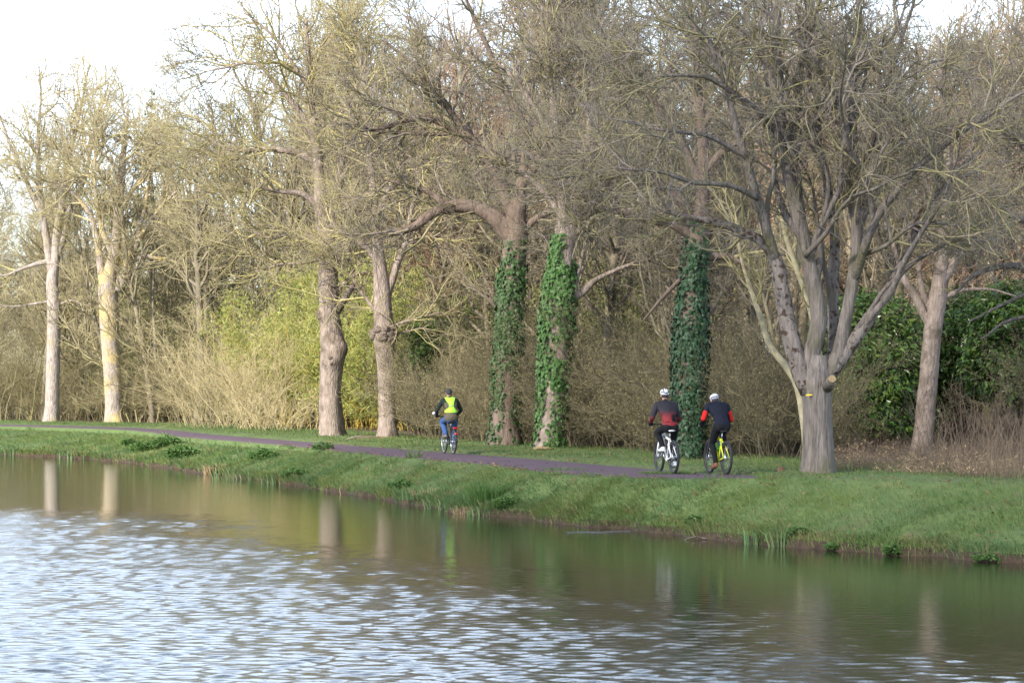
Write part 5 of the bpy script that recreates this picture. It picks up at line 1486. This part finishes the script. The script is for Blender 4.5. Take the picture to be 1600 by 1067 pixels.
def cloth(name, c, c2=None, rough=.85, scale=25, bump=.02):
    return mat(name, c, c2 or tuple(x * .7 for x in c), scale, rough, bump, spec=.2, bscale=8)
M['skin'] = cloth('skin', (.45, .25, .18), bump=0)
M['black_cloth'] = cloth('black_cloth', (.008, .0085, .011))
M['navy_cloth'] = cloth('navy_cloth', (.009, .011, .022))
M['olive_cloth'] = cloth('olive_cloth', (.115, .095, .062), (.09, .075, .05))
M['green_cloth'] = cloth('green_cloth', (.022, .032, .026))
M['denim'] = cloth('denim', (.035, .075, .19), (.055, .11, .26))
M['hi_vis'] = cloth('hi_vis', (.42, .86, .07), (.38, .80, .06))
M['reflective'] = cloth('reflective', (.36, .38, .40))
M['red_cloth'] = cloth('red_cloth', (.50, .018, .014), (.42, .015, .012))
M['grey_cloth'] = cloth('grey_cloth', (.05, .05, .055))
M['shoe_grey'] = cloth('shoe_grey', (.20, .17, .14))
M['shoe_brown'] = cloth('shoe_brown', (.19, .075, .045))
M['helmet_white'] = flat('helmet_white', (.72, .74, .76), .3)
M['helmet_grey'] = flat('helmet_grey', (.50, .50, .56), .35)
M['eye'] = flat('eye', (.03, .02, .015), .2)
def fade_mat(name, ctop, cbot, z0, z1):
    """printed colour fade of the jersey: cbot below z0, ctop above z1 (object heights)"""
    m = bpy.data.materials.new(name); m.use_nodes = True
    n, l = m.node_tree.nodes, m.node_tree.links
    co = n.new('ShaderNodeTexCoord'); sp = n.new('ShaderNodeSeparateXYZ'); l.new(co.outputs['Object'], sp.inputs[0])
    nz_ = n.new('ShaderNodeTexNoise'); nz_.inputs['Scale'].default_value = 40; l.new(co.outputs['Object'], nz_.inputs['Vector'])
    ad = n.new('ShaderNodeMath'); ad.operation = 'MULTIPLY_ADD'; ad.inputs[1].default_value = .07; l.new(nz_.outputs['Fac'], ad.inputs[0]); l.new(sp.outputs['Z'], ad.inputs[2])
    mr = n.new('ShaderNodeMapRange'); mr.inputs[1].default_value = z0; mr.inputs[2].default_value = z1; l.new(ad.outputs[0], mr.inputs[0])
    x = n.new('ShaderNodeMixRGB'); x.inputs[1].default_value = (*cbot, 1); x.inputs[2].default_value = (*ctop, 1); l.new(mr.outputs[0], x.inputs[0])
    b_ = n['Principled BSDF']; b_.inputs['Roughness'].default_value = .8; l.new(x.outputs[0], b_.inputs['Base Color'])
    return m
M['jersey_fade'] = fade_mat('jersey_fade', (.009, .007, .013), (.17, .008, .011), 1.20, 1.36)
M['sleeve_fade'] = fade_mat('sleeve_fade', (.009, .007, .013), (.17, .008, .011), 1.16, 1.25)

def rider(label, loc, rz, ped, kind):
    root = tag(empty('person', loc, rz), label, 'person')
    A = np.array
    hip_z = {'city': .985, 'white': .985, 'lime': 1.01}[kind]
    hip = A([0, -.25, hip_z])
    sh = {'city': A([0, -.06, 1.455]), 'white': A([0, .06, 1.435]), 'lime': A([0, .06, 1.42])}[kind]
    head = {'city': A([0, .03, 1.665]), 'white': A([0, .15, 1.645]), 'lime': A([0, .23, 1.535])}[kind]
    pitch = {'city': 0.0, 'white': -.12, 'lime': -.45}[kind]
    bz = 1.03
    sw = .20
    body, jacket, trousers = [], [], []
    sleeves, shoes, gloves = {-1: [], 1: []}, {-1: [], 1: []}, {-1: [], 1: []}
    spine = lambda t: hip * (1 - t) + sh * t + A([0, -.035 * math.sin(math.pi * t), 0])
    tilt = -math.atan2(sh[1] - hip[1], sh[2] - hip[2])
    # torso (body and, a little larger, the jacket)
    for lst, e in ((body, 0.0), (jacket, .018)):
        lst.append(('e', hip + A([0, 0, .03]), (.165 + e, .125 + e, .13 + e), tilt))
        lst.append(('e', spine(.35), (.150 + e, .112 + e, .17), tilt))
        lst.append(('e', spine(.68), (.172 + e, .125 + e, .19), tilt))
        lst.append(('e', spine(.92), (.165 + e, .10 + e, .10 + e), tilt))
        for s in (-1, 1):
            lst.append(('c', spine(.95) + A([s * .05, 0, .055]), .055 + e, sh + A([s * (sw - .02), 0, 0]), .064 + e))
            lst.append(('c', spine(.62) + A([s * .09, -.02, 0]), .08 + e, sh + A([s * (sw - .06), -.01, -.03]), .07 + e))
    body.append(('c', sh + A([0, 0, .03]), .058, head + A([0, -.02, -.08]), .054))
    jacket.append(('c', sh + A([0, -.005, .03]), .072, sh * .62 + head * .38 + A([0, -.01, 0]), .066))
    # head
    Rp = A(Matrix.Rotation(pitch, 3, 'X'))
    H = lambda v: head + Rp @ A(v)
    body += [('e', H((0, 0, .015)), (.076, .096, .105), pitch), ('e', H((0, .025, -.045)), (.058, .07, .07), pitch), ('c', H((0, .092, .01)), .010, H((0, .108, -.022)), .016),
             ('e', H((0, .075, -.075)), (.032, .026, .022), pitch), ('c', H((-.035, .084, .028)), .012, H((.035, .084, .028)), .012), ('c', H((-.02, .09, -.052)), .009, H((.02, .09, -.052)), .009)]
    for s in (-1, 1): body.append(('e', H((s * .080, -.005, -.01)), (.012, .024, .034), pitch))
    elbows = []
    for s in (-1, 1):
        S = sh + A([s * sw, 0, 0]); Wr = A([s * .285, .235, bz + .045])
        E = ik(S, Wr, .30, .27, A([s * (.45 if s < 0 else .2), -.5, -.8] if kind != 'city' else [s * .8, -.6, -.6]))
        elbows.append(E)
        body += [('c', S, .05, E, .039), ('c', E, .039, Wr, .027)]
        sleeves[s] += [('c', S, .072, E, .056), ('c', E, .056, Wr + (E - Wr) * .10, .042)]
        for lst, e in ((body, 0.0), (gloves[s], .0028)):
            lst.append(('c', Wr, .026 + e, A([s * .275, .275, bz + .034]), .024 + e))
            lst.append(('c', A([s * .250, .280, bz + .030]), .018 + e, A([s * .310, .274, bz + .030]), .018 + e))
            for i in range(4):
                x = s * (.242 + .0235 * i); k_ = [.95, 1.05, 1.0, .85][i]; yb = .292 - .007 * i
                r_ = .0092 + e
                lst.append(('c', A([x, yb + .004, bz + .028]), r_, A([x, yb + .032 * k_, bz + .008]), r_))
                lst.append(('c', A([x, yb + .032 * k_, bz + .008]), r_, A([x, yb + .024 * k_, bz - .020]), r_ * .95))
                lst.append(('c', A([x, yb + .024 * k_, bz - .020]), r_ * .95, A([x, yb - .004, bz - .027]), r_ * .88))
            lst.append(('c', A([s * .248, .262, bz + .028]), .0115 + e, A([s * .222, .282, bz + .010]), .0105 + e))
            lst.append(('c', A([s * .222, .282, bz + .010]), .0105 + e, A([s * .222, .302, bz - .014]), .0092 + e))
        # leg
        Pd = A(ped[0 if s < 0 else 1]); low = Pd[2] < .3
        An = A([s * .115, Pd[1] - .085, Pd[2] + (.125 if low else .105)])
        Hp = hip + A([s * .095, .0, -.01])
        Kn = ik(Hp, An, .455, .435, A([s * .12, 1, .15]))
        e = .022 if kind == 'city' else .010
        body += [('c', Hp, .085, Kn, .055), ('c', Kn, .056, Kn * .55 + An * .45 + A([0, -.02, 0]), .052), ('c', Kn * .55 + An * .45 + A([0, -.02, 0]), .052, An, .036)]
        trousers += [('c', Hp, .092 + e, Kn, .060 + e), ('c', Kn, .060 + e, Kn * .55 + An * .45 + A([0, -.02, 0]), .055 + e), ('c', Kn * .55 + An * .45 + A([0, -.02, 0]), .055 + e, An + (Kn - An) * .05, .040 + e * 1.3)]
        ball = A([s * .128, Pd[1] + .035, Pd[2] + .035]); toe_ = A([s * .135, Pd[1] + .115, Pd[2] + .032]); heel = A([s * .118, An[1] - .045, Pd[2] + (.062 if low else .045)])
        body += [('c', An, .034, heel + A([0, .02, 0]), .026), ('c', heel + A([0, .02, 0]), .026, ball, .03), ('c', ball, .03, toe_ + A([0, -.03, 0]), .02), ('c', An, .034, ball, .028)]
        shoes[s] += [('c', heel, .036, ball, .042), ('c', ball, .042, toe_, .030), ('c', An + A([0, .0, -.02]), .045, ball, .036), ('c', An + A([0, -.01, -.03]), .043, heel, .036)]
    trousers += [('e', hip + A([0, -.005, .0]), (.180, .142, .135), tilt), ('e', hip + A([.07, -.05, -.03]), (.10, .10, .11)), ('e', hip + A([-.07, -.05, -.03]), (.10, .10, .11))]
    bo = link('body', body_mesh('body', body, .0125, 2), root, mat=M['skin'])
    for s in (-1, 1):
        g = Geo(); U = _unit(); bm = bmesh.new(); bmesh.ops.create_icosphere(bm, subdivisions=1, radius=.0105, matrix=Matrix.Translation(Vector(H((s * .03, .086, .005))))); me = bpy.data.meshes.new('eye'); bm.to_mesh(me); bm.free()
        link('eye', me, bo, mat=M['eye'])
    link('trousers', body_mesh('trousers', trousers, .015, 4), root, mat={'city': M['denim'], 'white': M['black_cloth'], 'lime': M['black_cloth']}[kind])
    for s in (-1, 1): link('shoe', body_mesh('shoe', shoes[s], .009, 2), root, mat={'city': M['shoe_grey'], 'white': M['helmet_white'], 'lime': M['shoe_brown']}[kind])
    for s in (-1, 1): link('glove', body_mesh('glove', gloves[s], .0085, 1), root, mat=M['black_cloth'])
    if kind == 'city':   # longer, looser jacket hem
        jacket.append(('e', hip + A([0, -.01, -.01]), (.212, .175, .15), tilt))
    jm = body_mesh('jacket', jacket, .015, 4)
    jo = link('jacket', jm, root, mat={'city': M['olive_cloth'], 'white': M['jersey_fade'], 'lime': M['navy_cloth']}[kind])
    for s in (-1, 1): link('sleeve', body_mesh('sleeve', sleeves[s], .013, 3), jo, mat={'city': M['green_cloth'], 'white': M['sleeve_fade'], 'lime': M['navy_cloth']}[kind])
    if kind == 'city':
        def vest(co):
            t = (co[:, 2] - 1.13) / .40
            wv = np.interp(t, [0, .12, .42, .60, .85, 1.05], [.195, .18, .075, .075, .13, .15])
            return (np.abs(co[:, 0]) < wv) & (t > 0) & (t < 1.06)
        vo = link('hi_vis_vest', shell_from(jm, 'hi_vis_vest', vest, .012), root, mat=M['hi_vis'])
        vo.modifiers.new('thickness', 'SOLIDIFY').thickness = .008
        so = link('reflective_band', shell_from(jm, 'reflective_band', lambda co: vest(co) & (np.abs(co[:, 2] - 1.318) < .018), .0165), vo, mat=M['reflective'])
        so.modifiers.new('thickness', 'SOLIDIFY').thickness = .004
        # dark shoulders and collar of the jacket
        yo = link('yoke', shell_from(jm, 'yoke', lambda co: (co[:, 2] > 1.41) | ((np.abs(co[:, 0]) > .172) & (co[:, 2] > 1.2)), .005), jo, mat=M['green_cloth'])
        yo.modifiers.new('thickness', 'SOLIDIFY').thickness = .004
        hat = [('e', H((0, -.008, .045)), (.090, .110, .098), pitch), ('e', H((0, -.02, .005)), (.088, .106, .05), pitch)]
        link('beanie', body_mesh('beanie', hat, .008, 2), root, mat=M['grey_cloth'])
    else:
        # helmet: vented shell
        hm = M['helmet_white'] if kind == 'white' else M['helmet_grey']
        hel = [('e', H((0, -.012, .062)), (.098, .130, .082), pitch), ('e', H((0, -.055, .035)), (.090, .085, .055), pitch)]
        me_h = body_mesh('helmet', hel, .008, 1)
        ho = link('helmet', me_h, root, mat=hm)
        Rin = Rp.T
        def loc_(co): return (co - head) @ Rp
        def vents(co):
            q = loc_(co)
            if kind == 'white':
                b1 = (np.abs(np.abs(q[:, 0]) - .045) < .013) & (q[:, 2] > .055)
                b2 = (np.abs(q[:, 2] - (.052 - .02 * np.cos(q[:, 0] * 30))) < .015) & (q[:, 1] < -.03)
                b3 = (np.abs(q[:, 0]) < .012) & (q[:, 2] > .09)
                return b1 | b2 | b3
            return ((np.abs(q[:, 2] - .030) < .012) & (q[:, 1] < -.03)) | ((np.abs(np.abs(q[:, 0]) - .05) < .009) & (q[:, 2] > .06) & (q[:, 1] > -.08))
        link('vents', shell_from(me_h, 'vents', vents, .003), ho, mat=M['black'])
        g = Geo()
        for s in (-1, 1): polybar(g, [H((s * .083, -.01, .03)), H((s * .079, .02, -.05)), H((s * .02, .045, -.115)), H((0, .05, -.12))], .005, 6)
        link('strap', g.mesh('strap'), ho, mat=M['black'])
        hair = [('e', H((0, -.025, -.005)), (.081, .086, .07), pitch)]
        link('hair', body_mesh('hair', hair, .009, 1), root, mat=M['grey_cloth'])
    if kind == 'white':
        # small dark pouch worn on the lower back, with its belt
        p0 = spine(.34) + A([.055, -.155, .015])
        pk = [('c', p0 + A([-.018, 0, -.055]), .026, p0 + A([-.012, .02, .075]), .026), ('c', p0 + A([.03, .0, -.055]), .026, p0 + A([.02, .02, .065]), .026), ('c', p0 + A([-.018, -.01, .0]), .022, p0 + A([.03, -.01, 0]), .022)]
        link('pouch', body_mesh('pouch', pk, .008, 2), root, mat=M['black_cloth'])
        bo_ = link('belt', shell_from(jm, 'belt', lambda co: (np.abs(co[:, 2] - (1.085 + .10 * (co[:, 0] + .02))) < .010), .006), root, mat=M['black_cloth'])
        bo_.modifiers.new('thickness', 'SOLIDIFY').thickness = .003
    if kind == 'lime':
        for q, s in enumerate((-1, 1)):
            S = sh + A([s * sw, 0, 0]); E = elbows[q]; Wr = A([s * .285, .235, bz + .045])
            pr = [('c', S + (E - S) * .5 + A([s * .008, -.006, 0]), .061, E + A([s * .006, -.004, 0]), .056)]
            link('sleeve_panel', body_mesh('sleeve_panel', pr, .010, 3), root, mat=M['red_cloth'])
    return root

RIDE = R(15)
for px, py, rz, kind, blab, plab in [
    (701.5, 708.5, RIDE, 'city', 'dark bicycle with luggage rack and red rear light under the yellow-vested rider', 'person in bright yellow-green vest, grey beanie and jeans riding a dark bicycle'),
    (1041.5, 739.0, R(13.5), 'white', 'white full-suspension mountain bike under the rider with the white helmet', 'person in white helmet and black jersey fading to red, riding a white mountain bike'),
    (1122, 740.5, R(14.5), 'lime', 'lime yellow mountain bike under the rider with red sleeves', 'person in grey helmet and dark jacket with red sleeves riding a lime mountain bike')]:
    D = FPX * (HCAM - (PATHZ + .005)) / (py - HORIZ)
    x = (px - 800) / FPX * D
    loc = (x, D, PATHZ + .004)
    b_, ped = bicycle(blab, loc, rz, kind)
    rider(plab, loc, rz, ped, kind)
